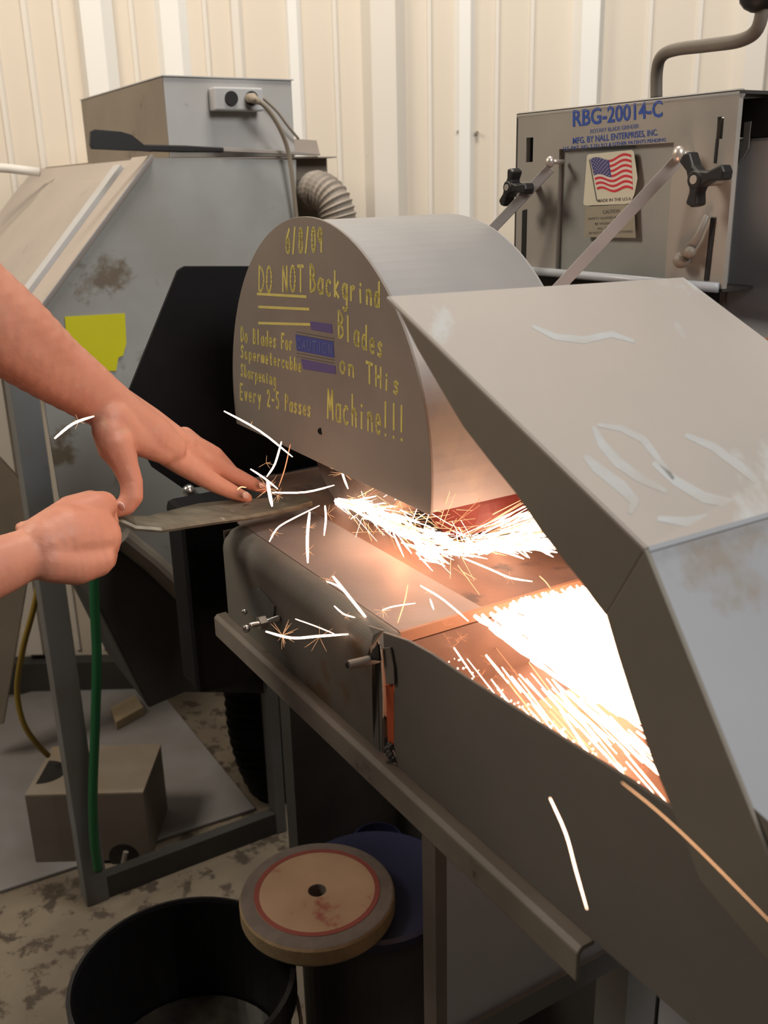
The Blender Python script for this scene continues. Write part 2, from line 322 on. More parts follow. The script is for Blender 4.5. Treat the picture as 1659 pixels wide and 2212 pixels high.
# handwriting ---------------------------------------------------
def arc(cx, cy, rx, ry, a0, a1, n=10): return [(cx + rx * cos(radians(a0 + (a1 - a0) * i / n)), cy + ry * sin(radians(a0 + (a1 - a0) * i / n))) for i in range(n + 1)]
GL = {
 'D': [[(.1, 0), (.1, 1)], [(.1, 1)] + arc(.1, .5, .65, .5, 90, -90)], 'O': [arc(.4, .5, .33, .5, 90, 450, 16)], 'N': [[(.1, 0), (.1, 1), (.7, 0), (.7, 1)]],
 'T': [[(0, 1), (.8, 1)], [(.4, 1), (.4, 0)]], 'B': [[(.1, 0), (.1, 1)], [(.1, 1)] + arc(.1, .76, .5, .24, 90, -90) + arc(.1, .26, .6, .26, 90, -90)],
 'a': [arc(.38, .28, .28, .28, 30, 330, 12), [(.66, .56), (.66, 0)]], 'c': [arc(.4, .28, .3, .28, 50, 310, 10)], 'k': [[(.1, 0), (.1, 1)], [(.6, .6), (.1, .25), (.65, 0)]],
 'g': [arc(.38, .3, .27, .27, 20, 360, 12), [(.66, .58), (.66, -.3)] + arc(.4, -.3, .26, .15, 0, -150, 6)], 'r': [[(.15, 0), (.15, .55)], [(.15, .35), (.35, .55), (.6, .52)]],
 'i': [[(.3, 0), (.3, .5)], [(.3, .7), (.32, .74)]], 'n': [[(.12, 0), (.12, .55)], [(.12, .35)] + arc(.37, .33, .25, .22, 160, 0, 6) + [(.62, 0)]],
 'd': [arc(.36, .27, .26, .27, 30, 330, 12), [(.64, 1), (.64, 0)]], 'l': [[(.3, 0), (.3, 1)]], 'e': [[(.1, .3), (.65, .3)] + arc(.38, .28, .28, .28, 5, 310, 12)],
 's': [[(.62, .5), (.4, .58), (.15, .45), (.55, .2), (.4, 0), (.1, .06)]], 'o': [arc(.38, .28, .28, .28, 0, 360, 12)], 'H': [[(.1, 0), (.1, 1)], [(.7, 0), (.7, 1)], [(.1, .5), (.7, .5)]],
 'M': [[(.05, 0), (.12, 1), (.4, .3), (.7, 1), (.78, 0)]], 'h': [[(.12, 0), (.12, 1)], [(.12, .35)] + arc(.37, .33, .25, .22, 160, 0, 6) + [(.62, 0)]], '!': [[(.3, .25), (.3, 1)], [(.3, .0), (.31, .04)]],
 'F': [[(.1, 0), (.1, 1), (.7, 1)], [(.1, .5), (.55, .5)]], 'S': [[(.65, .85), (.4, 1), (.12, .8), (.62, .3), (.4, 0), (.08, .12)]], 'u': [[(.12, .55), (.12, .15), (.35, 0), (.6, .15), (.6, .55), (.6, 0)]],
 'p': [[(.12, .55), (.12, -.35)], arc(.38, .28, .26, .27, 150, -150, 12)], 'm': [[(.05, 0), (.05, .55), (.2, .56), (.38, .5), (.38, 0)], [(.38, .5), (.6, .56), (.72, .45), (.72, 0)]],
 't': [[(.35, .9), (.35, .05), (.55, 0)], [(.1, .6), (.6, .6)]], 'b': [[(.12, 0), (.12, 1)], arc(.38, .27, .26, .27, 150, -150, 12)], 'E': [[(.65, 1), (.1, 1), (.1, 0), (.65, 0)], [(.1, .5), (.55, .5)]],
 'v': [[(.1, .55), (.38, 0), (.65, .55)]], 'y': [[(.1, .55), (.38, .05)], [(.65, .55), (.25, -.35)]], 'P': [[(.1, 0), (.1, 1)] + arc(.1, .75, .55, .25, 90, -90)],
 '2': [arc(.38, .75, .28, .25, 170, -20, 6) + [(.1, 0), (.68, 0)]], '5': [[(.62, 1), (.15, 1), (.13, .55)] + arc(.35, .3, .3, .3, 110, -140, 8)], '-': [[(.15, .45), (.6, .45)]],
 '6': [[(.6, 1), (.2, .6), (.1, .28)] + arc(.38, .28, .28, .28, 180, 540, 12)], '/': [[(.15, -.05), (.5, 1.05)]], '8': [arc(.38, .75, .22, .24, 270, 630, 12), arc(.38, .26, .27, .26, 90, 450, 12)],
 '0': [arc(.38, .5, .28, .5, 90, 450, 14)], '9': [arc(.38, .72, .26, .27, 0, 360, 12), [(.64, .72), (.6, 0)]], 'A': [[(.05, 0), (.4, 1), (.75, 0)], [(.18, .35), (.62, .35)]],
 'C': [arc(.45, .5, .35, .5, 50, 310, 12)], 'U': [[(.1, 1), (.1, .2)] + arc(.4, .25, .3, .25, 180, 360, 8) + [(.7, 1)]], 'I': [[(.4, 0), (.4, 1)]], 'R': [[(.1, 0), (.1, 1)] + arc(.1, .75, .55, .25, 90, -90) + [(.7, 0)]],
 'G': [arc(.45, .5, .35, .5, 50, 330, 12) + [(.78, .45), (.5, .45)]], '1': [[(.2, .8), (.42, 1), (.42, 0)], [(.2, 0), (.65, 0)]], '4': [[(.55, 0), (.55, 1), (.05, .3), (.75, .3)]], ' ': []}
def write(parent, word, p0, p1, h0, h1, plane, wid, mat, name='handwriting', jit=.03, mi=0, into=None, dep=.0002):
    g = into or B(); n = len(word); rnd = random.Random(word)
    for i, chx in enumerate(word):
        for st in GL.get(chx, []):
            ps = []
            for (u, v) in st:
                U_ = (i + u * .92) / n; hh = h0 + (h1 - h0) * U_
                x = p0[0] + (p1[0] - p0[0]) * U_ + rnd.uniform(-jit, jit) * hh * .3; y = p0[1] + (p1[1] - p0[1]) * U_ - v * hh + rnd.uniform(-jit, jit) * hh * .3
                ps.append(Pa(x, y, plane))
            for q0, q1 in zip(ps, ps[1:]):
                d = (q1 - q0)
                if d.length < 1e-6: continue
                d.normalize(); s_ = d.cross(AV) * (wid / 2); e = d * wid * .25
                g.prism([q0 - e + s_, q1 + e + s_, q1 + e - s_, q0 - e - s_], AV * dep, mi)
    if into is None: return g.go(name, mat, parent)
PF = -.00175
for wd_, p0, p1, h0, h1, wi in (('6/8/09', (617, 545), (700, 543), 50, 50, .0024), ('DO NOT', (558, 631), (660, 629), 55, 54, .0022), ('Backgrind', (669, 628), (826, 664), 56, 52, .0024),
        ('Blades', (730, 727), (832, 775), 55, 50, .0022), ('on THis', (733, 803), (868, 855), 42, 44, .0021), ('Machine!!!', (707, 903), (880, 955), 62, 76, .0022),
        ('Do Blades For', (520, 737), (634, 757), 30, 32, .0019), ('Supermetercubbe', (520, 772), (653, 803), 26, 26, .0018), ('Sharpening', (520, 812), (598, 833), 26, 26, .0018), ('Every 2-5 Passes', (518, 862), (674, 900), 33, 34, .0019)):
    write(guard, wd_, p0, p1, h0, h1, PF, wi * 1.55, m_chalk)
for q0, q1 in (((555, 635), (662, 641)), ((558, 663), (668, 668)), ((558, 698), (670, 701))):
    g = B(); a_, b_ = Pa(*q0, PF), Pa(*q1, PF); g.prism([a_ + ZV * .0015, b_ + ZV * .0015, b_ - ZV * .0015, a_ - ZV * .0015], AV * .0002); g.go('underline', m_chalk, guard)
def quad(g, pts, plane, mi=0, dep=.0003): g.prism([Pa(x, y, plane) for x, y in pts], AV * dep, mi)
st = B(); quad(st, [(670, 694), (716, 700), (718, 720), (672, 712)], -.0018); quad(st, [(650, 775), (724, 790), (725, 808), (655, 797)], -.0018)
quad(st, [(638, 723), (720, 738), (722, 773), (641, 757)], -.0018, 1)
write(None, 'CAUTION', (642, 752), (720, 766), 20, 22, -.0021, .0012, None, jit=0, mi=2, into=st, dep=.0002)
for y in (716, 722, 762, 769): quad(st, [(640, y), (722, y + 15), (722, y + 16), (640, y + 1)], -.0019, 3)
st.go('caution_stencil', [m_violet, m_stencil, m_ltblue, m_ink], guard, label='blue printed stencil reading CAUTION')
# grinding wheel inside
gw = B().lathe(M(.035, -.935, 1.165), [(.0, 0), (.118, 0), (.118, .04), (0, .04)], AV, 48).lathe(M(.034, -.935, 1.165), [(.0, 0), (.06, 0)], AV, 32, 1)
gw.go('grinding_wheel', [m_stone, m_blotred], G)
B().lathe(M(.10, -.84, 1.10), [(0, 0), (.058, 0), (.058, .07), (0, .07)], AV, 32).go('drive_pulley', m_darkred, G, label='dark red drive pulley behind the sparks')
# hood ---------------------------------------------------------
TL, FL = Pa(835, 640, GA - .002), Pa(1395, 1185, GA - .002)
TR = M(.215, -.632, 1.331)
nrm = (FL - TL).cross(TR - TL).normalized()
def Pn(x, y): d = ray(x, y); return CAM + d * ((TL - CAM).dot(nrm) / d.dot(nrm))
R2 = Pn(1659, 735); R3 = TR + (R2 - TR) * 2.0
FR = FL + AV * .42
kf = (FR - R3)
if nrm.z < 0: nrm = -nrm
htop = B().prism([TL, TR, R2, R3, FR, FL], -nrm * .003).go('hood_top', m_hood, G, bevel=.0008)
m_scuff = paint('scuffed_paint', (.355, .37, .38), (.32, .31, .295), 25, .45)
def scuff(pts, wp):
    P = [(x, y) for x, y in pts]; L_, R_s = [], []
    for i, (x, y) in enumerate(P):
        x0, y0 = P[max(i - 1, 0)]; x1, y1 = P[min(i + 1, len(P) - 1)]; l = math.hypot(x1 - x0, y1 - y0); k = wp * (.25 + .75 * sin(pi * (i + .4) / (len(P) - .2))) / 2
        L_.append((x - (y1 - y0) / l * k, y + (x1 - x0) / l * k)); R_s.append((x + (y1 - y0) / l * k, y - (x1 - x0) / l * k))
    B().prism([Pn(x, y) + nrm * .0002 for x, y in L_ + R_s[::-1]], -nrm * .0004).go('scuff', m_scuff, htop)
for pts, wp in (([(1282, 922), (1300, 960), (1335, 1000), (1385, 1035), (1440, 1062)], 22), ([(1262, 985), (1290, 1012), (1340, 1050), (1372, 1085), (1360, 1110)], 26), ([(1290, 918), (1340, 925), (1390, 950), (1420, 990), (1455, 1035)], 16),
                ([(1410, 1000), (1460, 1040), (1520, 1075), (1590, 1090), (1640, 1070)], 24), ([(1420, 1120), (1480, 1128), (1540, 1120), (1600, 1100)], 22), ([(1480, 940), (1540, 965), (1600, 1010), (1655, 1060)], 20), ([(1150, 705), (1200, 728), (1262, 735), (1320, 722), (1370, 738)], 16)):
    scuff(pts, wp)
LL = Pa(1659, 1830, GA - .002); LE = LL + (LL - FL) * .55
n2 = (LL - FL).cross(AV).normalized(); n2 = n2 if n2.y < 0 else -n2
B().prism([FL, FR, LE + AV * .42, LE], -n2 * .003).go('hood_front', m_hood2, G, bevel=.0008)
fi1 = [(858, 668), (900, 752), (950, 838), (1000, 922), (1060, 1000), (1115, 1068), (1170, 1150), (1250, 1252), (1285, 1300), (1308, 1330)]
B().prism([TL] + [Pa(x, y, GA - .002) for x, y in fi1] + [Pa(1391, 1190, GA - .002), FL], AV * .003).go('hood_flange', m_flange, G, bevel=.0008)
fi2 = [(1308, 1328), (1335, 1420), (1370, 1530), (1410, 1650), (1450, 1745), (1485, 1830), (1508, 1893), (1516, 1908), (1532, 1916), (1659, 1900), (1760, 1885)]
B().prism([Pa(1393, 1187, GA - .0045)] + [Pa(x, y, GA - .0045) for x, y in fi2] + [Pa(1740, 1990, GA - .0045), LE + AV * -.002, LL - AV * .002], AV * .0035).go('lower_flange', m_flange, G, bevel=.0008)
B().boxm(.30, .304, -.62, -.2, 1.0, 1.2).go('hood_end', m_hood2, G)
B().prism([FL, FL + AV * .42, FL + AV * .42 + nrm * .0012 + n2 * .0012, FL + nrm * .0012 + n2 * .0012], (LL - FL).normalized() * .003).go('fold_seam', m_hood2, G)
# mounting plate -----------------------------------------------
PA = .30
def bz(x, y, a=PA): v = Pa(x, y, a); return v.dot(BV), v.z
bl, zt = bz(1116, 259); br, _ = bz(1597, 205); zb = 1.312; zt = 1.489
pl_ = thing  # keep name short
plate = B()
bs0, bs1 = bz(1137, 300)[0], bz(1152, 300)[0]; zs0, zs1 = bz(1145, 350)[1], bz(1145, 297)[1]
be0, be1 = bz(1550, 255)[0], bz(1564, 255)[0]; ze0, ze1 = bz(1557, 300)[1], bz(1557, 252)[1]
bi0, bi1 = bz(1208, 325)[0], bz(1455, 320)[0]; ziT = bz(1212, 322)[1]
TH = .006
plate.boxm(PA, PA + TH, bl, bs0, zb, zt).boxm(PA, PA + TH, bs0, bs1, zb, zs0).boxm(PA, PA + TH, bs0, bs1, zs1, zt).boxm(PA, PA + TH, bs1, bi0, zb, zt)
plate.boxm(PA, PA + TH, bi0, bi1, ziT, zt).boxm(PA, PA + TH, bi1, be0, zb, zt).boxm(PA, PA + TH, be0, be1, zb, ze0).boxm(PA, PA + TH, be0, be1, ze1, zt).boxm(PA, PA + TH, be1, br, zb, zt)
plate.go('mounting_plate', m_plate, G)
mp = bpy.context.scene.collection.objects['mounting_plate']
B().boxm(PA + TH, PA + TH + .004, bs1 + .002, br - .012, zb, zt - .02).go('inner_plate', m_inner, G)
# rolled edges
B().tube([M(PA + .004, bl, zt), M(PA + .004, br, zt)], .0045, 12).go('top_roll', m_plate, G, smooth=True)
B().tube([M(PA - .002, bl + .002, zb), M(PA - .002, br - .004, zb + .001)], .005, 12).go('bottom_roll', m_cab, G, smooth=True)
B().boxm(PA, PA + .05, bl, br, zb - .003, zb).boxm(PA, PA + .05, bl, bl + .003, zb, zt).boxm(PA, PA + .09, bl, br, zt, zt + .003).go('plate_return', m_dark, G)
for sp_ in (((1128, 455), (1137, 452), (1134, 584), (1125, 584)), ((1535, 470), (1546, 470), (1530, 606), (1520, 606)), ((1546, 300), (1551, 300), (1546, 352), (1541, 352))):
    B().prism([Pa(x, y, PA - .001) for x, y in sp_], AV * .001).go('slot', m_black, G)
# lettering on the plate
def text(word, p0, p1, h, plane, mat, parent, name='lettering', bold=0):
    cu_ = bpy.data.curves.new(name, 'FONT'); cu_.body = word; cu_.offset = bold; cu_.resolution_u = 3
    to = bpy.data.objects.new(name, cu_); link(to); bpy.context.view_layer.update()
    me = bpy.data.meshes.new_from_object(to.evaluated_get(bpy.context.evaluated_depsgraph_get()))
    xs = [v.co.x for v in me.vertices]; ys = [v.co.y for v in me.vertices]; x0, x1 = min(xs), max(xs)
    ym = .73
    vs = []
    for v in me.vertices:
        u = (v.co.x - x0) / (x1 - x0); w = v.co.y / ym
        vs.append(Pa(p0[0] + (p1[0] - p0[0]) * u, p0[1] + (p1[1] - p0[1]) * u - w * h, plane))
    fs = [tuple(p.vertices) for p in me.polygons]; bpy.data.objects.remove(to); bpy.data.meshes.remove(me)
    return vs, fs
def lettering(parent, items, plane, mats, name='lettering'):
    g = B()
    for word, p0, p1, h, bold, mi in items:
        vs, fs = text(word, p0, p1, h, plane, None, None, bold=bold); g.add(vs, fs, mi)
    return g.go(name, mats, parent)
lettering(mp, [('RBG-20014-C', (1237, 273), (1431, 251), 36, .022, 0), ('ROTARY BLADE GRINDER', (1275, 288), (1380, 276), 9, .008, 1),
               ('MFG. BY NALL ENTERPRISES, INC.', (1237, 311), (1421, 292), 14, .012, 0), ('U.S. PAT. NO. 5,321,912 & OTHER PATENTS PENDING', (1216, 325), (1438, 305), 8, .008, 0)], PA - .0004, [m_blue, m_blue3])
# flag sticker
fs_ = B(); quad(fs_, [(1268, 336), (1272, 333), (1364, 324), (1369, 328), (1377, 385), (1370, 420), (1362, 438), (1352, 441), (1264, 444), (1260, 440)], PA - .0006)
W_ = lambda u: 3.0 * sin(u * 5.6 + 2.4)
def flagpt(u, v):   # u 0..1 left to right, v 0..1 top to bottom
    xl = 1275 + 15 * v; xr = 1363 + 4 * v
    x = xl + (xr - xl) * u
    yt = 346 - 12 * u + 5.0 * sin(u * 9.0 + 3.6); yb = 412 - 2 * u + 4.5 * sin(u * 9.0 + 3.6)
    return x, yt + (yb - yt) * v
NU = 14
for s_ in range(13):
    u0 = .46 if s_ < 7 else 0
    for k in range(NU):
        ua, ub = u0 + (1 - u0) * k / NU, u0 + (1 - u0) * (k + 1) / NU
        quad(fs_, [flagpt(ua, s_ / 13), flagpt(ub, s_ / 13), flagpt(ub, (s_ + 1) / 13), flagpt(ua, (s_ + 1) / 13)], PA - .0009, 1 if s_ % 2 == 0 else 2, .0002)
for k in range(8):
    ua, ub = .46 * k / 8, .46 * (k + 1) / 8
    quad(fs_, [flagpt(ua, 0), flagpt(ub, 0), flagpt(ub, 7 / 13), flagpt(ua, 7 / 13)], PA - .0009, 3, .0002)
for r in range(9):
    for c in range(6 if r % 2 == 0 else 5):
        u = .03 + (c + (.5 if r % 2 else 0)) * .074; v = .035 + r * .057
        x, y = flagpt(u, v); quad(fs_, [(x - 1, y), (x, y - 1), (x + 1, y), (x, y + 1)], PA - .0012, 2, .0001)
quad(fs_, [(1272, 345), (1274, 345), (1290, 434), (1288, 434)], PA - .0009, 4, .0002)
vs, fs = text('MADE IN THE U.S.A.', (1291, 437), (1364, 432), 7, PA - .001, None, None, bold=.005); fs_.add(vs, fs, 4)
fs_.go('flag_sticker', [m_paper, m_red, m_white, m_navy, m_ink], mp, label='cream sticker with a waving striped flag')
cs = B(); quad(cs, [(1264, 446), (1370, 441), (1373, 514), (1262, 512)], PA - .0005)
for wd_, p0, p1, h in (('CAUTION', (1302, 462), (1338, 459), 8), ('SAFETY GLASSES MUST', (1270, 475), (1345, 471), 5), ('BE WORN AT', (1285, 486), (1330, 484), 5), ('ALL TIMES', (1290, 496), (1325, 494), 5), ('DO NOT OPERATE WITHOUT GUARDS', (1272, 506), (1366, 502), 5)):
    vs, fs = text(wd_, p0, p1, h, PA - .0008, None, None, bold=.006); cs.add(vs, fs, 1)
cs.go('caution_sticker', [m_paper2, m_ink], mp, label='faded tan caution sticker')
# straps
def bar(name, p, q, wvec, th, mat, parent, mid=None, **kw):
    d = (q - p).normalized(); w = wvec - d * wvec.dot(d); nn = d.cross(w).normalized() * th
    return B().prism([p + w, q + w, q - w, p - w], nn).go(name, mat, parent, bevel=.0006, **kw)
s1a, s1b = Pa(1466, 345, PA - .016), Pa(1180, 650, .19)
bar('strap', s1a + (s1a - s1b).normalized() * .006, s1b, ZV * .009, .003, m_strap, G)
s2a, s2b = Pa(1190, 362, PA - .016), Pa(1030, 530, .23)
bar('strap', s2a, s2b, ZV * .008, .003, m_strap, G)
for x, y, r in ((1466, 333, .0062), (1188, 350, .0052)):
    p = Pa(x, y, PA - .02); B().ball(p, r, (1, 1, 1.25)).tube([p, p + AV * .02], r * .5, 10).go('rivet', m_rivet, G, smooth=True)
# knobs
def knob(cx, cy, arms, a, r):
    c = Pa(cx, cy, a); g = B()
    for (x, y) in arms:
        t = Pa(x, y, a); d = (t - c); L_ = d.length; d.normalize(); s_ = d.cross(AV)
        pts = [c + s_ * r, c + d * L_ * .5 + s_ * r * .55, c + d * L_ + s_ * r * .85, c + d * (L_ + r * .3), c + d * L_ - s_ * r * .85, c + d * L_ * .5 - s_ * r * .55, c - s_ * r]
        g.prism(pts, AV * .014)
    g.lathe(c - AV * .001, [(0, 0), (r * 1.05, 0), (r * 1.05, .016), (0, .016)], AV, 20)
    k = g.go('knob', m_black, G, bevel=.002)
    B().lathe(c - AV * .002, [(0, 0), (r * .48, 0), (r * .48, .002), (0, .002)], AV, 16).go('knob_screw', m_rivet, k)
    B().tube([c + AV * .012, c + AV * (PA - a + .002)], r * .75, 14).go('knob_shaft', m_iron, k)
knob(1500, 388, [(1476, 338), (1558, 372), (1492, 442)], PA - .035, .0085)
knob(1096, 405, [(1102, 368), (1082, 440), (1132, 408)], PA - .045, .0075)
# small clevis at lower right
g = B().ball(Pa(1472, 562, PA - .01), .009, (1, 1, .9)).ball(Pa(1490, 545, PA - .012), .006).tube([Pa(1472, 562, PA - .01), Pa(1505, 515, PA - .008), Pa(1528, 465, PA - .006)], [.006, .004, .003], 10)
g.go('clevis', m_iron, G, smooth=True)
# crank
ck = smoothpath([Pa(1418, 215, PA + .03), Pa(1419, 155, PA + .03), Pa(1429, 122, PA + .028), Pa(1460, 107, PA + .026), Pa(1530, 98, PA + .02), Pa(1600, 87, PA + .015), Pa(1636, 62, PA + .012), Pa(1650, 5, PA + .01)], 6)
ck0 = B().tube(ck, .0062, 14).go('crank', m_iron, G, smooth=True)
B().ball(Pa(1643, -12, PA + .01), .019, (1, 1, .8)).go('crank_grip', m_black, ck0, smooth=True)
# machine cabinet on the right
ca0 = .345
B().boxm(ca0, .78, -.70, -.35, .0, 1.452).go('cabinet', m_cab, G, bevel=.004)
B().boxm(ca0 - .002, .76, -.69, -.36, 1.4521, 1.487).go('cabinet_top', m_black, G)
B().prism([Pa(x, y, ca0 - .003) for x, y in ((1608, 264), (1622, 262), (1616, 320), (1602, 345))], AV * .002).go('tab', m_strap, G)
B().tube([M(ca0 - .001, -.692, 1.0), M(ca0 - .001, -.692, 1.44)], .003, 8).go('cabinet_edge', m_strap, G)
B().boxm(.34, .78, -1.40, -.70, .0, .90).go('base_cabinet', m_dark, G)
B().boxm(abz(Pb(636, 1700, -1.36))[0], .78, -1.40, -1.36, .0, 1.0).go('dark_backing', m_dark, G)  # dark sheet added to stand for the blackness under the machine
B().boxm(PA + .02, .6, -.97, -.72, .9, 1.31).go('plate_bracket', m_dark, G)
# stand under the tray
ps = Pa(965, 1900, -.055); bs = ps.dot(BV)
zlow = Pb(1017, 2207, bs).z
B().boxm(-.055, .20, bs - .003, bs, zlow, .905).go('stand_front', m_cab, G)
B().boxm(-.068, -.055, bs - .022, bs - .0, .0, .90).go('stand_leg', m_iron, G)
B().boxm(-.055, .20, bs - .001, bs + .006, zlow - .03, zlow).go('stand_rail', m_leg, G)
B().boxm(.2, .25, bs - .05, bs, .0, .92).go('stand_leg', m_leg, G)
# post behind hand and rubber guard
v0 = abz(Pb(402, 1200, -1.13)); v1 = abz(Pb(498, 1200, -1.13))
B().boxm(v0[0], v1[0] + .03, -1.20, -1.13, abz(Pb(450, 1500, -1.13))[2], 1.03).go('column', m_rubber, G, bevel=.01)
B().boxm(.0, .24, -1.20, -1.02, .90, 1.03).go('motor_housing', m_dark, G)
GB = -1.24
gp = [(392, 579), (400, 575), (560, 575), (620, 700), (720, 1000), (560, 1030), (440, 1052), (395, 1055), (330, 1010), (270, 905), (280, 842), (384, 585)]
B().prism([Pb(x, y, GB) for x, y in gp], BV * -.006).go('rubber_guard', m_rubber, G, bevel=.001, label='black rubber flap behind the round guard')
B().tube([Pb(405, 1052, GB + .02), Pb(425, 1075, GB + .02)], .006, 10).ball(Pb(408, 1060, GB + .02), .009).go('clamp', m_steel, G, smooth=True)

# ------------------------------------------------------------------ dust collector
DB = -1.75
D = thing('dust_collector', 'grey steel dust collector cabinet with sloped left side behind the hands', 'dust collector', M(.1, -1.95, 0))
A_ = lambda x, y, b=DB: abz(Pb(x, y, b))
zT = A_(330, 341)[2]; aTL = A_(330, 341)[0]; aR = A_(640, 345)[0]; aR2 = A_(730, 345)[0]
sL = A_(72, 692)
face = [(330, 341), (640, 345), (640, 1420), (470, 1420), (402, 1262), (262, 1142), (205, 1075), (128, 1075), (100, 900), (80, 720), (72, 692)]
dface = B().prism([Pb(x, y, DB) for x, y in face], BV * -.004).go('front_panel', m_dust, D, bevel=.001)
B().boxm(aR, aR2, DB - .05, DB - .045, .75, zT).go('side_section', m_dirt_shade, D)
bk = abz(Pa(72, 366, aTL))[1]
B().prism([M(aTL, DB - .004, zT), M(aTL, bk, zT), M(sL[0], bk, sL[2]), M(sL[0], DB - .004, sL[2])], -ZV * .004).go('sloped_panel', m_slope, D)
B().prism([M(sL[0], DB - .004, sL[2]), M(sL[0], bk, sL[2]), M(sL[0], bk, 1.12), M(sL[0], DB - .004, 1.12)], -AV * .004).go('left_panel', m_dust, D)
B().boxm(aTL, aR2, bk, DB - .004, zT - .003, zT).go('top_panel', m_slope, D, bevel=.001)
sd = (Vector(M(*sL)) - M(aTL, DB, zT)); sn = sd.cross(BV).normalized(); sn = sn if sn.z > 0 else -sn
def strip(b0, b1, h, mat, name, t0=0, t1=1.0, lift=0):
    p0 = M(aTL, DB, zT) + sd * t0; p1 = M(aTL, DB, zT) + sd * t1
    o0, o1 = BV * (b0 - DB), BV * (b1 - DB)
    B().prism([p + sn * lift for p in (p0 + o0, p1 + o0, p1 + o1, p0 + o1)], sn * h).go(name, mat, D, bevel=.0008)
strip(DB + .012, DB - .10, .006, m_slope, 'edge_strip')
strip(DB + .014, DB + .008, .005, m_strap, 'edge_bead', 0, 1.0, .003)
strip(DB - .115, DB - .155, .012, m_dbox, 'cover_rail', .06, 1.0)
strip(DB - .165, bk + .01, .004, m_slope, 'sloped_cover', .14, 1.0)
B().prism([M(aTL, DB + .0, zT) + sd * .0 + sn * .001, M(aTL, DB - .004, zT) + sn * .001, M(aTL + .02, bk + .05, zT) + sn * .001, M(aTL + .02, bk + .04, zT)], ZV * .003).go('top_bead', m_dirt_shade, D)
# legs, bar, hopper
B().boxm(-.182, -.135, DB - .05, DB, 0, 1.22).go('leg', m_leg, D, bevel=.002)
B().boxm(.255, .280, DB - .04, DB, 0, .98).go('leg', m_leg, D, bevel=.002)
B().boxm(-.15, .26, DB - .03, DB - .004, 0.0, .055).go('bottom_bar', m_dark, D, bevel=.002)
hp = B().prism([Pb(x, y, DB - .02) for x, y in ((250, 1165), (400, 1290), (470, 1330), (640, 1350), (600, 1500), (400, 1496), (322, 1530), (212, 1310), (200, 1230))], -BV * .30).go('hopper', m_dark, D, bevel=.004)  # dirty steel, with the shade of its down-facing side in the colour
B().tube([Pb(262, 1160, DB + .012), Pb(330, 1215, DB + .012), Pb(395, 1278, DB + .012)], .021, 14).go('chute_channel', m_iron, D, smooth=False)
note = B().prism([Pb(x, y, DB + .002) for x, y in ((140, 684), (270, 677), (273, 742), (266, 768), (256, 772), (251, 801), (227, 802), (190, 770), (146, 765))], -BV * .001).go('yellow_sticker', m_yellow, D, label='torn bright yellow sticker')
# fan box on top
BB = DB - .02
q0, q1 = A_(352, 165, BB), A_(630, 181, BB); bback = abz(Pa(178, 236, q0[0]))[1]
FB = thing('fan_box', 'grey sheet metal box with outlet standing on the dust collector', 'metal box', M((q0[0] + q1[0]) / 2, (BB + bback) / 2, zT))
B().boxm(q0[0], q1[0], bback, BB, zT + .0005, q0[2]).go('box_body', [m_dbox], FB, bevel=.0015)
B().boxm(q0[0] - .0012, q0[0], bback, BB - .001, zT + .001, q0[2] - .001).go('side_shade', m_dirt_shade, FB)  # thin brown sheet paints the box's darker, warm-lit side
B().boxm(q0[0] - .003, q1[0] + .003, bback - .003, BB + .003, q0[2], q0[2] + .002).go('lid', m_dbox, FB)
o0, o1 = A_(462, 187, BB + .03), A_(571, 240, BB + .03)
ob = B().boxm(o0[0], o1[0], BB + .0005, BB + .03, o1[2], o0[2]).go('outlet_box', m_dbox, FB, bevel=.003)
for x in (501, 545):
    B().lathe(Pb(x, 212, BB + .0345), [(0, 0), (.012, 0), (.012, -.004), (0, -.004)], BV, 20).go('socket', m_black, ob)
# cord
pc = thing('power_cord', 'beige power cord plugged into the fan box outlet and hanging down', 'cord', Pb(640, 470, DB + .02))
B().tube(smoothpath([Pb(548, 212, BB + .06), Pb(575, 232, BB + .065), Pb(603, 275, BB + .06), Pb(622, 325, BB + .05), Pb(632, 390, DB + .025), Pb(641, 480, DB + .015)], 6), .0042, 10).go('cord', m_cord, pc, smooth=True)
B().tube([Pb(538, 212, BB + .036), Pb(546, 212, BB + .05), Pb(562, 222, BB + .066)], [.008, .009, .004], 12).go('plug', m_cord, pc, smooth=True)
c2 = B().tube(smoothpath([Pb(566, 210, BB + .02), Pb(598, 240, BB + .02), Pb(622, 272, BB + .02), Pb(645, 300, DB - .005)], 6), .0026, 8).go('thin_cable', m_hose, smooth=True)
tag(c2, 'thin dark cable running over the right corner of the fan box', 'cable')
# brush / scraper
BT = thing('scraper', 'black long handled scraper with wide paddle end lying on collector top', 'scraper', Pb(400, 330, DB + .015))
B().prism([Pb(x, y, DB + .005) for x, y in ((197, 283), (205, 279), (262, 284), (285, 291), (318, 318), (330, 328), (300, 326), (270, 325), (200, 322), (196, 312))], -BV * .012).go('paddle', m_black, BT, bevel=.001)
B().prism([Pb(x, y, DB + .004) for x, y in ((290, 300), (310, 312), (400, 314), (486, 319), (484, 329), (400, 329), (318, 327), (285, 322))], -BV * .014).go('handle', m_black, BT, bevel=.002)
fb = B().prism([Pb(x, y, DB + .006) for x, y in ((484, 318), (560, 322), (640, 327), (692, 332), (692, 336), (484, 327))], -BV * .02).go('flat_bar', m_rivet, bevel=.0006)
tag(fb, 'bright flat metal bar lying beyond the black scraper handle', 'metal bar')
bp_ = B().prism([Pb(x, y, DB - .03) for x, y in ((614, 298), (684, 303), (691, 332), (622, 329))], -BV * .003).go('bent_plate', m_slope, bevel=.0005)
tag(bp_, 'small pale bent metal plate on the collector top right corner', 'metal plate')
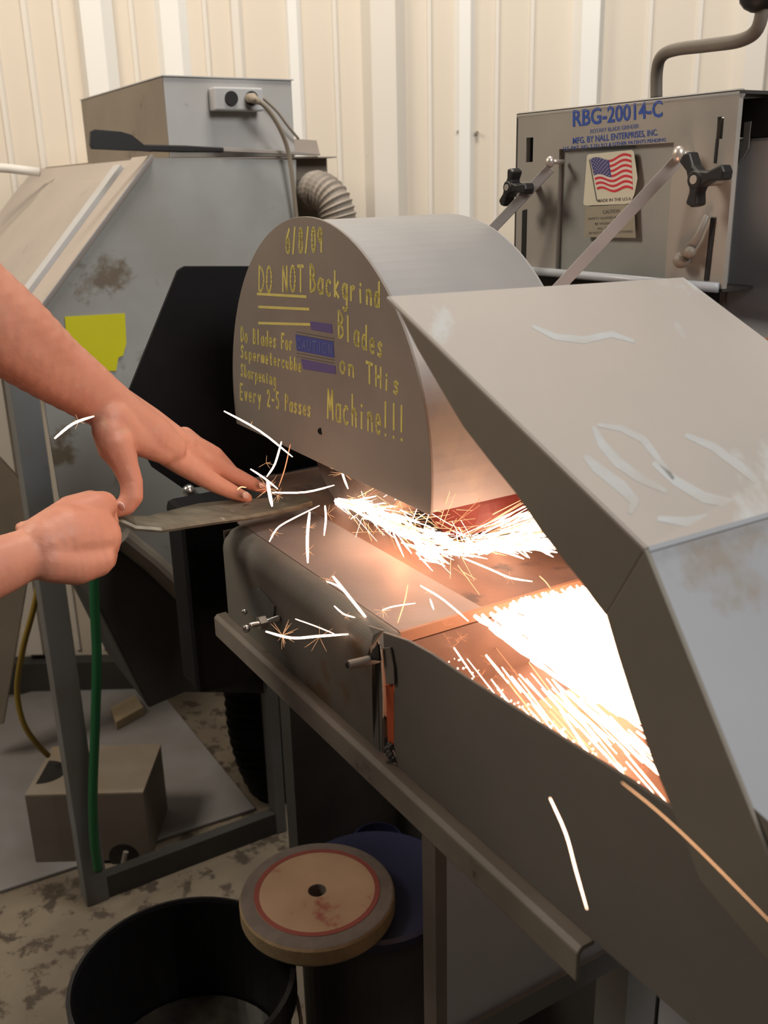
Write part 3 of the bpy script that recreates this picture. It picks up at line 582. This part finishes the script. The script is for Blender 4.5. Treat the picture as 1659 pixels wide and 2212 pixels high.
# ribbed duct leaving collector
hc = smoothpath([Pb(672, 415, DB - .02), Pb(690, 410, DB + .02), Pb(718, 432, DB + .05), Pb(735, 480, DB + .06), Pb(738, 540, DB + .06)], 14)
rr = [.031 + (.004 if i % 3 == 0 else 0) for i in range(len(hc))]
dh = B().tube(hc, rr, 22).go('flexible_duct', m_hose, smooth=False); tag(dh, 'brown ribbed flexible duct curving down from the collector corner', 'duct')

# ------------------------------------------------------------------ items round the collector
def hose(name, pts, r, mat, label, cat, n=12):
    o = B().tube(smoothpath(pts, 8), r, n).go(name, mat, smooth=True); tag(o, label, cat); return o
hose('green_hose', [Pb(203, 1120, DB + .03), Pb(204, 1290, DB + .03), Pb(209, 1420, DB + .03), Pb(206, 1560, DB + .03), Pb(201, 1700, DB + .03), Pb(203, 1810, DB + .03), Pb(212, 1880, DB + .03)], .0092, m_green, 'green rubber hose hanging down in front of the collector leg', 'hose')
hose('yellow_hose', [Pb(95, 1180, -1.95), Pb(76, 1300, -1.95), Pb(50, 1400, -1.97), Pb(37, 1490, -2.0), Pb(50, 1560, -2.0), Pb(78, 1605, -2.0), Pb(104, 1632, -2.02)], .0062, m_yhose, 'thin yellow hose looping behind the collector leg', 'hose')
bd = B().prism([M(-1.6, -2.75, .001), M(.25, -2.75, .001), M(.25, -1.86, .001), M(-1.6, -1.97, .001)], ZV * .008).go('floor_board', m_sheet, bevel=.002); tag(bd, 'pale worn sheet lying on the floor under the collector', 'board')
ZB = .0095
bx = thing('metal_box', 'brown square metal box with round hole on the floor sheet', 'metal box', (-.66, 1.88, ZB))
B().box(-.79, -.535, 1.795, 1.80, ZB, .18).box(-.79, -.535, 1.975, 1.98, ZB, .18).box(-.79, -.785, 1.80, 1.975, ZB, .18).box(-.54, -.535, 1.80, 1.975, ZB, .18).go('box_wall', m_block, bx)
B().box(-.79, -.535, 1.795, 1.985, .18, .184).go('box_top', m_blocktop, bx)
c0 = Pz(92, 1668, .1845); pts = [c0 + Vector((.052 * cos(t) * 1.0, .045 * sin(t), 0)) for t in [-pi / 2 + pi * k / 14 for k in range(15)]]
B().prism(pts, ZV * .0008).go('top_opening', m_black, bx)
c1 = Py(268, 1850, 1.795); B().lathe(c1, [(0, 0), (.033, 0), (.033, -.002), (0, -.002)], Vector((0, -1, 0)) * -1, 24).go('front_opening', m_black, bx)
B().tube([Py(272, 1840, 1.77), Py(262, 1890, 1.76)], .006, 10).go('latch', m_iron, bx)
p = Pz(300, 1540, .02)
wb = B().prism([Pz(238, 1528, .035), Pz(292, 1500, .035), Pz(310, 1527, .035), Pz(250, 1560, .035)], -ZV * .025).go('wood_block', m_wood, bevel=.001); tag(wb, 'short pale wooden block on the floor behind the collector hopper', 'wood block')
pi_ = B().tube([Py(-160, 352, 2.3), Py(20, 364, 2.3), Py(85, 372, 2.3)], .010, 12).go('white_pipe', m_pipe, smooth=True); tag(pi_, 'white horizontal pipe along the wall at the far left', 'pipe')
lp = B().prism([Py(-60, 930, 2.2), Py(0, 985, 2.2), Py(72, 1062, 2.2), Py(82, 1130, 2.2), Py(10, 1560, 2.2), Py(-60, 1560, 2.2)], (0, -.01, 0)).go('leaning_panel', m_dirt_shade, bevel=.001); tag(lp, 'dark slanted steel panel leaning against the wall at left edge', 'steel panel')
# dark ribbed duct under tray
hc = smoothpath([Pb(545, 1390, -1.90), Pb(546, 1500, -1.90), Pb(560, 1600, -1.90), Pb(600, 1690, -1.91), Pb(680, 1750, -1.93)], 16)
rr = [.062 + (.006 if i % 3 == 0 else 0) for i in range(len(hc))]
h2 = B().tube(hc, rr, 22).go('flexible_duct', m_rubber, smooth=False); tag(h2, 'black ribbed flexible duct bending to the floor below the tray', 'duct')
# bucket
bc = M(-.189, -1.07, 0); bc.z = 0
bk_ = thing('bucket', 'black plastic bucket with murky water at the bottom edge', 'bucket', bc)
zr = .385; rr_ = .152
B().lathe(bc, [(0, .002), (.125, .002), (rr_ - .004, zr - .05), (rr_, zr - .05), (rr_ + .004, zr - .045), (rr_ + .004, zr), (rr_ - .002, zr + .002), (rr_ - .004, zr - .004), (.121, .008), (0, .008)], ZV, 56).go('bucket_shell', m_bucket, bk_, smooth=False)
B().lathe(bc, [(0, .215), (.133, .215)], ZV, 40).go('water', m_liquid, bk_)
hd = [bc + Vector((rr_ + .006) * Vector((cos(t), sin(t), 0))) + ZV * (zr - .03 - .10 * sin((t - radians(-100)) / radians(160) * pi)) for t in [radians(-100 + 160 * k / 16) for k in range(17)]]
B().tube(hd, .003, 8).go('bail', m_iron, bk_, smooth=True)
# drum and grinding wheel
dc = Vector((-.030, 1.245, 0))
dr = thing('drum', 'dark drum with navy lid supporting the used grinding wheel', 'drum', dc)
B().lathe(dc, [(0, .001), (.118, .001), (.118, .369), (0, .369)], ZV, 44).go('drum_body', m_dark, dr)
B().lathe(dc, [(0, .369), (.128, .369), (.130, .374), (.130, .386), (.124, .390), (0, .390)], ZV, 44).go('drum_lid', m_lid, dr)
wc = Pz(685, 1925, .423); wc.z = 0
zw = .391
gwh = thing('grinding_wheel', 'used round grinding wheel with tan centre lying flat on the drum', 'grinding wheel', wc + ZV * zw)
r0 = .1155
B().lathe(wc, [(.013, zw), (r0 - .002, zw), (r0, zw + .004), (r0, zw + .026), (r0 - .002, zw + .030)], ZV, 64, 1).lathe(wc, [(r0 - .002, zw + .030), (r0 - .004, zw + .031), (.095, zw + .033), (.013, zw + .033), (.013, zw)], ZV, 64, 0).go('stone', [m_stone, m_stonerim], gwh)
B().lathe(wc, [(.014, zw + .0335), (.093, zw + .0335), (.094, zw + .0325)], ZV, 56).go('paper_label', m_blot, gwh, label='tan paper disc with reddish rim')
B().lathe(wc, [(.086, zw + .034), (.0935, zw + .034)], ZV, 56).go('label_rim', m_blotred, gwh)
# navy cup and rag behind wheel
cc = Pz(815, 1810, .30); cup = B().lathe(Vector((cc.x, cc.y, 0)), [(0, .001), (.038, .001), (.045, .30), (.041, .302), (.040, .20), (0, .2)], ZV, 28).go('navy_pot', m_lid, smooth=False); tag(cup, 'dark navy round pot behind the grinding wheel', 'pot')

# ------------------------------------------------------------------ blade
BL = B(); secs = [((238, 1108), 1.035, .013, .3), ((262, 1117), 1.04, .015, .25), ((290, 1130), 1.045, .015, .5), ((335, 1132), 1.055, .017, .9), ((390, 1121), 1.08, .020, 1), ((450, 1109), 1.105, .024, 1), ((520, 1101), 1.13, .024, 1), ((580, 1094), 1.145, .020, 1), ((640, 1085), 1.16, .015, 1), ((668, 1080), 1.167, .010, 1)]
cs_ = [Pw(x, y, w) for (x, y), w, hw, tl in secs]; k0 = 0
for i, (((x, y), w, hw, tl), c) in enumerate(zip(secs, cs_)):
    t = (cs_[min(i + 1, len(cs_) - 1)] - cs_[max(i - 1, 0)]).normalized()
    wv = Vector((-.25, .95, .12 * tl)); wv = (wv - t * wv.dot(t)).normalized(); up = t.cross(wv).normalized(); up = up if up.z > 0 else -up
    BL.v += [c + wv * hw + up * .0022, c - wv * hw * .85 + up * .0026, c - wv * hw + up * 0, c - wv * hw * .97 - up * .003, c + wv * hw - up * .0028]
n = 5
for i in range(len(secs) - 1):
    for j in range(n): BL.f.append((i * n + j, i * n + (j + 1) % n, (i + 1) * n + (j + 1) % n, (i + 1) * n + j)); BL.m.append(0)
BL.f += [tuple(range(n)), tuple(range((len(secs) - 1) * n, len(secs) * n))]; BL.m += [0, 0]
bld = BL.go('mower_blade', m_blade); tag(bld, 'worn steel mower blade held against the grinding wheel by both hands', 'blade')

# ------------------------------------------------------------------ arms
SK = B()
def chain(pts, step=.35):
    """pts: (x, y, depth, radius_px) — a tapering limb swept from overlapping balls"""
    P = [(Pw(x, y, w), r / F * w) for x, y, w, r in pts]
    for (p, r), (q, s) in zip(P, P[1:]):
        d = (q - p).length; n = max(2, int(d / (min(r, s) * step)))
        for k in range(n + 1):
            t = k / n; SK.ball(p.lerp(q, t), r + (s - r) * t, n=14, m=10)
# left arm (upper in view)
chain([(-420, 330, .80, 118), (-240, 500, .86, 112), (-110, 610, .90, 108), (10, 712, .945, 99), (110, 790, .985, 78), (180, 838, 1.01, 66), (232, 875, 1.03, 56)])
chain([(232, 872, 1.03, 55), (275, 905, 1.045, 50), (330, 938, 1.065, 44), (372, 968, 1.085, 32)])   # back of hand
chain([(240, 905, 1.02, 46), (275, 935, 1.04, 44), (318, 955, 1.06, 36), (352, 975, 1.075, 28)])
chain([(262, 880, 1.05, 42), (320, 915, 1.08, 38), (372, 945, 1.10, 30), (402, 962, 1.115, 25)])
chain([(238, 930, 1.015, 40), (248, 965, 1.02, 38), (265, 990, 1.025, 33)])
# thumb
chain([(250, 955, 1.015, 38), (268, 1000, 1.02, 30), (284, 1040, 1.022, 25), (285, 1072, 1.022, 25), (272, 1092, 1.02, 22), (256, 1101, 1.018, 17)])
# index
chain([(345, 968, 1.08, 30), (392, 1000, 1.10, 27), (440, 1030, 1.12, 23), (462, 1043, 1.128, 21), (500, 1062, 1.14, 17), (534, 1076, 1.15, 12)])
# middle
chain([(368, 958, 1.10, 29), (430, 990, 1.13, 24), (482, 1016, 1.15, 20), (505, 1027, 1.157, 19), (540, 1043, 1.165, 16), (568, 1056, 1.17, 11)])
# ring
chain([(390, 950, 1.115, 27), (425, 968, 1.135, 24), (462, 985, 1.15, 22), (480, 1000, 1.165, 18), (505, 1024, 1.17, 15), (520, 1046, 1.17, 11)])
# little
chain([(398, 945, 1.13, 24), (425, 962, 1.15, 20), (455, 976, 1.165, 18), (470, 998, 1.18, 15), (478, 1020, 1.185, 12)])
SK2 = SK; SK = B()
# right arm (lower, gripping fist)
chain([(-460, 1330, .80, 92), (-260, 1290, .84, 88), (-100, 1255, .87, 82), (0, 1222, .895, 64), (62, 1196, .915, 56), (100, 1180, .925, 60)])
chain([(100, 1176, .925, 64), (140, 1160, .94, 70), (180, 1158, .955, 66), (205, 1160, .965, 58)])      # back of hand
chain([(95, 1152, .935, 44), (150, 1120, .955, 46), (205, 1100, .975, 40), (222, 1092, .985, 32)])
chain([(60, 1148, .93, 24), (46, 1140, .93, 14)])
chain([(110, 1210, .92, 50), (165, 1215, .94, 50), (205, 1205, .955, 44)])
# four curled fingers at the front of the fist
chain([(215, 1092, .985, 31), (226, 1096, 1.0, 27), (224, 1116, 1.012, 24), (212, 1130, 1.01, 20), (195, 1128, 1.0, 17)])     # index
chain([(210, 1124, .98, 30), (230, 1128, .997, 27), (231, 1150, 1.01, 24), (215, 1156, 1.005, 20), (200, 1150, 1.0, 17)])   # middle
chain([(208, 1158, .972, 30), (235, 1162, .99, 27), (236, 1182, 1.0, 23), (215, 1188, 1.0, 20), (200, 1180, 1.0, 17)])   # ring
chain([(200, 1190, .965, 29), (230, 1196, .98, 25), (232, 1212, .99, 20), (212, 1214, .99, 18), (198, 1206, .99, 15)])     # little
chain([(150, 1100, .99, 30), (195, 1082, 1.01, 24), (225, 1084, 1.02, 19), (240, 1098, 1.02, 15)])                       # thumb over the blade
# the upper arms, shoulders and chest of the same person, left of the frame
cp0, cp1 = Pw(-420, 330, .80), Pw(-460, 1330, .80)
chest = Vector((-1.22, .42, 1.25)); shL = Vector((-1.08, .62, 1.42)); shR = Vector((-1.10, .22, 1.40))
def limb(p, q, r, s, n=12):
    for k in range(n + 1): t = k / n; SK.ball(p.lerp(q, t), r + (s - r) * t, n=14, m=10)
limb(cp0, shL, .045, .06, 14); limb(cp1, shR, .035, .06, 18)
def remesh(g, name, vox, sm):
    me = bpy.data.meshes.new('tmp'); me.from_pydata(g.v, [], g.f); o = bpy.data.objects.new('tmp', me); link(o)
    r = o.modifiers.new('r', 'REMESH'); r.mode = 'VOXEL'; r.voxel_size = vox
    s = o.modifiers.new('s', 'SMOOTH'); s.factor = .6; s.iterations = sm
    bpy.context.view_layer.update()
    out = bpy.data.meshes.new_from_object(o.evaluated_get(bpy.context.evaluated_depsgraph_get()))
    vs = [v.co.copy() for v in out.vertices]; fs = [tuple(p.vertices) for p in out.polygons]
    bpy.data.objects.remove(o); bpy.data.meshes.remove(me); bpy.data.meshes.remove(out); return vs, fs
ALL = B(); ALL.v = SK2.v + SK.v; ALL.f = SK2.f + [tuple(i + len(SK2.v) for i in f) for f in SK.f]; SK = ALL
def limb2(p, q, r, s, n=12):
    for k in range(n + 1): t = k / n; SK.ball(p.lerp(q, t), r + (s - r) * t, n=14, m=10)
neck = Vector((-1.10, .42, 1.56)); head = Vector((-1.03, .44, 1.70))
limb2(shL, shR, .055, .055, 14); limb2(Vector((-1.11, .42, 1.44)), neck, .06, .055, 8); limb2(neck, head + Vector((-.01, 0, -.03)), .055, .075, 8)
SK.ball(head + Vector((-.02, 0, .03)), .078, (1.18, .95, 1.15), n=24, m=16); SK.ball(head + Vector((.03, 0, -.04)), .055, (1, .9, 1.05), n=20, m=12)
SK.ball(head + Vector((.078, 0, -.005)), .014, (1.1, .8, 1.6)); SK.ball(head + Vector((.082, 0, -.05)), .014, (.7, 1.7, .5))
for sy in (-1, 1): SK.ball(head + Vector((-.01, .078 * sy, -.005)), .02, (.8, .4, 1.5)); SK.ball(head + Vector((.066, .03 * sy, .02)), .012, (.6, 1.3, .9))
vs, fs = remesh(SK, 'person', .0023, 5)
person = mk('person', vs, fs, m_skin, smooth=True)
tag(person, 'bare forearms and hands of a person pressing a blade on the grinder', 'person')
def soft(name, segs, vox, mat, label=None):
    global SK
    keep, SK = SK, B()
    for p, q, r, s_ in segs: limb2(Vector(p), Vector(q), r, s_, 14)
    vs, fs = remesh(SK, name, vox, 6); SK = keep
    o = mk(name, vs, fs, mat, person, smooth=True)
    if label: o['label'] = label
    return o
m_shirt = paint('shirt_cloth', (.05, .06, .09), (.04, .05, .075), 20, .9, bump=.3); m_jeans = paint('jeans_cloth', (.05, .07, .12), (.04, .055, .10), 25, .9, bump=.3)
m_hair = paint('hair', (.05, .03, .02), (.03, .02, .012), 60, .7, bump=.5); m_boot = plain('boot_leather', (.06, .035, .02), .6)
eL, eR = shL.lerp(cp0, .52), shR.lerp(cp1, .45)
soft('shirt', [(shL, eL, .085, .072), (shR, eR, .085, .066), (shL, shR, .085, .085), ((-1.16, .52, 1.36), (-1.22, .49, .95), .13, .125), ((-1.16, .32, 1.36), (-1.22, .35, .95), .13, .125)], .01, m_shirt)
soft('trousers', [((-1.22, .50, .98), (-1.16, .53, .50), .115, .075), ((-1.16, .53, .50), (-1.24, .54, .10), .075, .058), ((-1.22, .34, .98), (-1.22, .30, .50), .115, .075), ((-1.22, .30, .50), (-1.32, .29, .10), .075, .058), ((-1.22, .34, .98), (-1.22, .50, .98), .125, .125)], .01, m_jeans)
for p_ in ((-1.24, .54), (-1.32, .29)):
    soft('boot', [((p_[0] - .02, p_[1], .06), (p_[0] + .17, p_[1], .045), .058, .043)], .008, m_boot)
B().ball(head + Vector((-.035, 0, .05)), .086, (1.12, .98, 1.08), n=28, m=18).go('hair', m_hair, person, smooth=True)
def nail(x, y, w, l, wd2, dx, dy):
    c = Pw(x, y, w); d = (Pw(x + dx, y + dy, w + .01) - c).normalized(); v = (CAM - c).normalized(); s_ = d.cross(v).normalized(); nn = s_.cross(d).normalized()
    B().ball(c, 1, (l, wd2, .0016), axes=(d, s_, nn)).go('fingernail', m_nail, person, smooth=True)
nail(531, 1070, 1.134, .0065, .0045, 12, 5); nail(566, 1049, 1.16, .006, .004, 12, 5); nail(262, 1094, 1.003, .0065, .005, -12, 5)

# ------------------------------------------------------------------ sparks
def streak(g, pts, w, r, mi=0, n=5):
    P = [Pw(x, y, ww) for (x, y), ww in zip(pts, w if isinstance(w, (list, tuple)) else [w] * len(pts))]
    if len(P) > 2: P = smoothpath(P, 4)
    m = len(P); rad = [max(r * (0.35 + .65 * min(1, 3.2 * min(i / (m - 1) + .12, 1 - i / (m - 1) + .05))), .15) / F * (w if not isinstance(w, (list, tuple)) else w[0]) for i in range(m)]
    if m == 2: P = [P[0], P[0].lerp(P[1], .3), P[0].lerp(P[1], .7), P[1]]; rad = [rad[0] * .6, rad[0] * 1.2, rad[0] * 1.2, rad[0] * .5]
    g.tube(P, rad, n, mi)
def burst(g, x, y, w, n, L_, r=.28, mi=1):
    for k in range(n):
        a_ = random.uniform(0, 2 * pi); l = L_ * random.uniform(.4, 1)
        streak(g, [(x, y), (x + l * cos(a_), y + l * sin(a_))], w, r, mi, 4)
SP = [
 ('long curved white spark crossing the near wrist', [(118, 947), (158, 915), (203, 899)], .93, 4.2, 0, [(170, 910, 5, 26)]),
 ('long thin spark arching in front of the black rubber flap', [(484, 888), (560, 930), (632, 987)], 1.06, 3.2, 0, [(543, 917, 4, 10)]),
 ('steep white spark rising just right of the fingertips', [(608, 954), (594, 1002), (576, 1030)], 1.1, 3.2, 0, [(575, 1000, 5, 22)]),
 ('thin orange spark standing beside the steep white one', [(627, 960), (616, 1010), (602, 1052)], 1.1, 1.9, 2, []),
 ('short white spark falling from the fingertip burst', [(541, 1013), (570, 1032), (600, 1056)], 1.09, 3, 0, []),
 ('thick bright spark at the tip of the blade', [(578, 1040), (582, 1065), (588, 1094)], 1.08, 6, 0, [(580, 1055, 14, 36)]),
 ('flat white spark running along the blade to the wheel', [(588, 1064), (660, 1063), (722, 1048)], 1.1, 3, 0, [(600, 1070, 8, 20)]),
 ('thick vertical spark hanging over the tray corner', [(669, 1106), (664, 1160), (665, 1216)], .97, 5.0, 0, [(668, 1140, 7, 20), (665, 1190, 6, 22)]),
 ('hooked spark branching down left from the wheel', [(582, 1170), (596, 1145), (618, 1128), (690, 1092)], 1.05, 2.6, 0, [(590, 1150, 6, 24)]),
 ('thick slanted spark ending at the tray corner', [(719, 1245), (755, 1290), (800, 1346)], .9, 5.0, 0, [(712, 1252, 9, 22)]),
 ('short forked spark beside the thick slanted one', [(705, 1256), (728, 1265), (750, 1283)], .9, 2.6, 0, []),
 ('small curved spark above the bolt panel', [(722, 1309), (742, 1326), (767, 1334)], .88, 2.4, 0, [(748, 1330, 5, 14)]),
 ('long level spark in front of the tray side', [(574, 1364), (630, 1378), (690, 1374), (752, 1370)], .9, 4.2, 0, [(610, 1372, 16, 38), (690, 1376, 6, 40)]),
 ('thin fine spark joining the level spark from above', [(638, 1337), (680, 1352), (722, 1369)], .9, 1.6, 0, []),
 ('star shaped spark above the lip corner', [(826, 1318), (850, 1310), (897, 1303)], .88, 2.0, 0, [(828, 1320, 14, 22)]),
 ('thin upright spark over the left end of the lip', [(881, 1263), (874, 1300), (859, 1346)], .88, 2.2, 1, []),
 ('long spark dropping over the front lip', [(908, 1265), (950, 1290), (985, 1318), (1012, 1342)], .88, 3.2, 0, [(925, 1278, 4, 10)]),
 ('short fat spark just above the lip', [(929, 1294), (937, 1317)], .88, 4.2, 0, []),
 ('dim orange streak above the brown lower plate', [(864, 1208), (900, 1226), (932, 1241)], .9, 1.6, 2, []),
 ('forked spark pointing right over the lower plate', [(1000, 1205), (1060, 1230), (1102, 1248), (1150, 1256)], .9, 3.2, 0, [(1102, 1248, 8, 22)]),
 ('thin spark near the end of the lip', [(1165, 1244), (1178, 1256), (1190, 1272)], .88, 2.0, 1, []),
 ('long white spark falling in front of the chute side', [(1188, 1724), (1222, 1800), (1244, 1880), (1268, 1964)], .5, 2.6, 0, []),
 ('long thin orange spark crossing the lower right', [(1343, 1690), (1420, 1752), (1520, 1845), (1680, 2008)], .46, 2.0, 1, []),
 ('small spark hooked over the index fingernail', [(513, 1058), (520, 1052), (532, 1053)], 1.1, 2.0, 1, []),
 ('short upright spark under the round guard', [(737, 1008), (742, 1030), (752, 1056)], 1.08, 3.6, 0, [(742, 1022, 14, 34)]),
 ('forked spark under the wheel contact', [(702, 1092), (704, 1120), (700, 1157)], 1.08, 3.4, 0, [(708, 1110, 6, 22)]),
]
for lab, pts, w, r, mi, bs_ in SP:
    g = B(); streak(g, pts, w, r * .62, mi, 7)
    for (x, y, n_, L_) in bs_: burst(g, x, y, w, n_, L_)
    o = g.go('spark', [m_hot, m_warm, m_dim], smooth=True); tag(o, lab, 'spark', 'single flying sparks')
# dense stream from the wheel
def along(path, t):
    n = len(path) - 1; k = min(int(t * n), n - 1); f = t * n - k; p, q = path[k], path[k + 1]
    return (p[0] + (q[0] - p[0]) * f, p[1] + (q[1] - p[1]) * f), (q[0] - p[0], q[1] - p[1])
g = B()
path = [(722, 1082), (790, 1098), (850, 1128), (905, 1165), (950, 1186), (1020, 1184), (1100, 1176), (1200, 1172), (1290, 1168)]
for k in range(560):
    t = random.random() ** 1.15; (x, y), (dx, dy) = along(path, t); l = math.hypot(dx, dy); dx, dy = dx / l, dy / l
    sp = (9 + 26 * min(t * 2.6, 1)) if t < .5 else 20 - 10 * (t - .5)
    o = random.gauss(0, sp * .45); x += -dy * o; y += dx * o
    an = math.atan2(dy, dx) + random.gauss(0, .30); L_ = random.uniform(18, 60)
    a_ = random.uniform(-.01, .06) if t < .45 else random.uniform(0, .14)
    mi = 0 if random.random() < .78 else 1
    p = Pa(x, y, a_); q = Pa(x + L_ * cos(an), y + L_ * sin(an), a_)
    r = random.uniform(1.0, 3.4) * (1 if mi == 0 else .5) / F
    g.tube([p, p.lerp(q, .5), q], [r * .7, r, r * .3], 5, mi)
for k in range(150):     # loose threads around the stream
    x, y = random.uniform(735, 1000), 0; y = 1075 + (x - 735) * .36 + random.gauss(0, 30)
    an = random.gauss(.55, .7); L_ = random.uniform(30, 90); a_ = random.uniform(0, .06)
    if y < 1050 + (x - 735) * .2: y = 1050 + (x - 735) * .25
    p = Pa(x, y, a_); q = Pa(x + L_ * cos(an), y + L_ * sin(an), a_); r = random.uniform(.4, 1.1) / F
    g.tube([p, q], [r, r * .5], 4, random.choice((0, 1, 1, 2)))
for k in range(110):     # fan flying right under the hood
    x0, y0 = random.uniform(930, 1010), random.uniform(1165, 1195); x1 = random.uniform(1110, 1260); y1 = random.uniform(1075, 1185)
    f0 = random.uniform(0, .75); x0, y0 = x0 + (x1 - x0) * f0, y0 + (y1 - y0) * f0; a_ = random.uniform(.02, .14); mi = random.choice((0, 0, 0, 1, 2))
    p = Pa(x0, y0, a_); q = Pa(x1, y1, a_); r = random.uniform(.8, 2.2) * (.6 if mi else 1) / F
    g.tube([p, p.lerp(q, .5), q], [r * .6, r, r * .5], 5, mi)
s1 = g.go('spark_stream', [m_hot, m_warm, m_dim]); tag(s1, 'dense white spark stream pouring off the wheel over the table', 'sparks', kind='stuff')
def inside(x, y, poly):
    c = False
    for i in range(len(poly)):
        (x1, y1), (x2, y2) = poly[i], poly[i - 1]
        if (y1 > y) != (y2 > y) and x < (x2 - x1) * (y - y1) / (y2 - y1) + x1: c = not c
    return c
g = B()
core = [(1010, 1318), (1100, 1296), (1250, 1262), (1330, 1262), (1400, 1590), (1330, 1540), (1240, 1495), (1150, 1430), (1080, 1375)]
cnt = 0
while cnt < 1500:
    x, y = random.uniform(1000, 1420), random.uniform(1260, 1620)
    if not inside(x, y, core): continue
    an = random.gauss(.72, .10); L_ = random.uniform(30, 80); a_ = random.uniform(.0, .16)
    x1, y1 = x + L_ * cos(an), y + L_ * sin(an)
    ylip = 1360 - (x - 850) * .272
    if y < ylip + 6 or (not inside(x1, y1, core) and random.random() < .93): continue
    p = Pa(x, y, a_); q = Pa(x1, y1, a_); r = random.uniform(2.5, 5.5) / F
    g.tube([p, p.lerp(q, .5), q], [r * .7, r, r * .4], 5, 0); cnt += 1
for k in range(78):     # long streaks running down the chute
    t = random.random(); x0 = 930 + 400 * t + random.uniform(-20, 20); y0 = 1335 + 190 * t ** 1.2 + random.uniform(0, 30)
    u = random.random() ** .8; an = random.gauss(.98 - .25 * t, .08); L_ = random.uniform(60, 210)
    off = u * 260; x0 += off * cos(an) * .8; y0 += off * sin(an) * .8
    x1, y1 = x0 + L_ * cos(an), y0 + L_ * sin(an)
    z0, z1 = random.uniform(.99, 1.045), random.uniform(.985, 1.03)
    mi = 0 if random.random() < .66 else random.choice((1, 1, 2)); r = (random.uniform(1.0, 2.5) if mi == 0 else random.uniform(.7, 1.5)) / F
    p = Pz(x0, y0, z0); q = Pz(x1, y1, z1)
    if not (-.092 < abz(p)[0] < .24 and -.092 < abz(q)[0] < .24): continue
    g.tube([p, p.lerp(q, .5), q], [r * .7, r, r * .6], 5, mi)
for k in range(40):      # droplets beading along the lip
    t = random.random(); x = 848 + 150 * t; y = 1361 - 40 * t + random.uniform(-3, 5); g.ball(Pa(x, y, -.06 + .12 * t), random.uniform(1.2, 3.6) / F, n=6, m=4)
for k in range(60):
    x = random.uniform(960, 1400); y = 1430 + (x - 960) * .64 + random.uniform(-30, 4); g.ball(Pa(x, y, -.09), random.uniform(.8, 2.4) / F * .7, n=6, m=4)
for k in range(30):
    x = random.uniform(960, 1400); y = 1430 + (x - 960) * .64 - 20 + random.uniform(-60, 4); burst(g, x, y, .8 - .25 * (x - 960) / 440, 4, 18, .5, 2)
s2 = g.go('spark_stream', [m_hot, m_warm, m_dim]); tag(s2, 'blinding white spark cascade falling from the lip into the chute', 'sparks', kind='stuff')
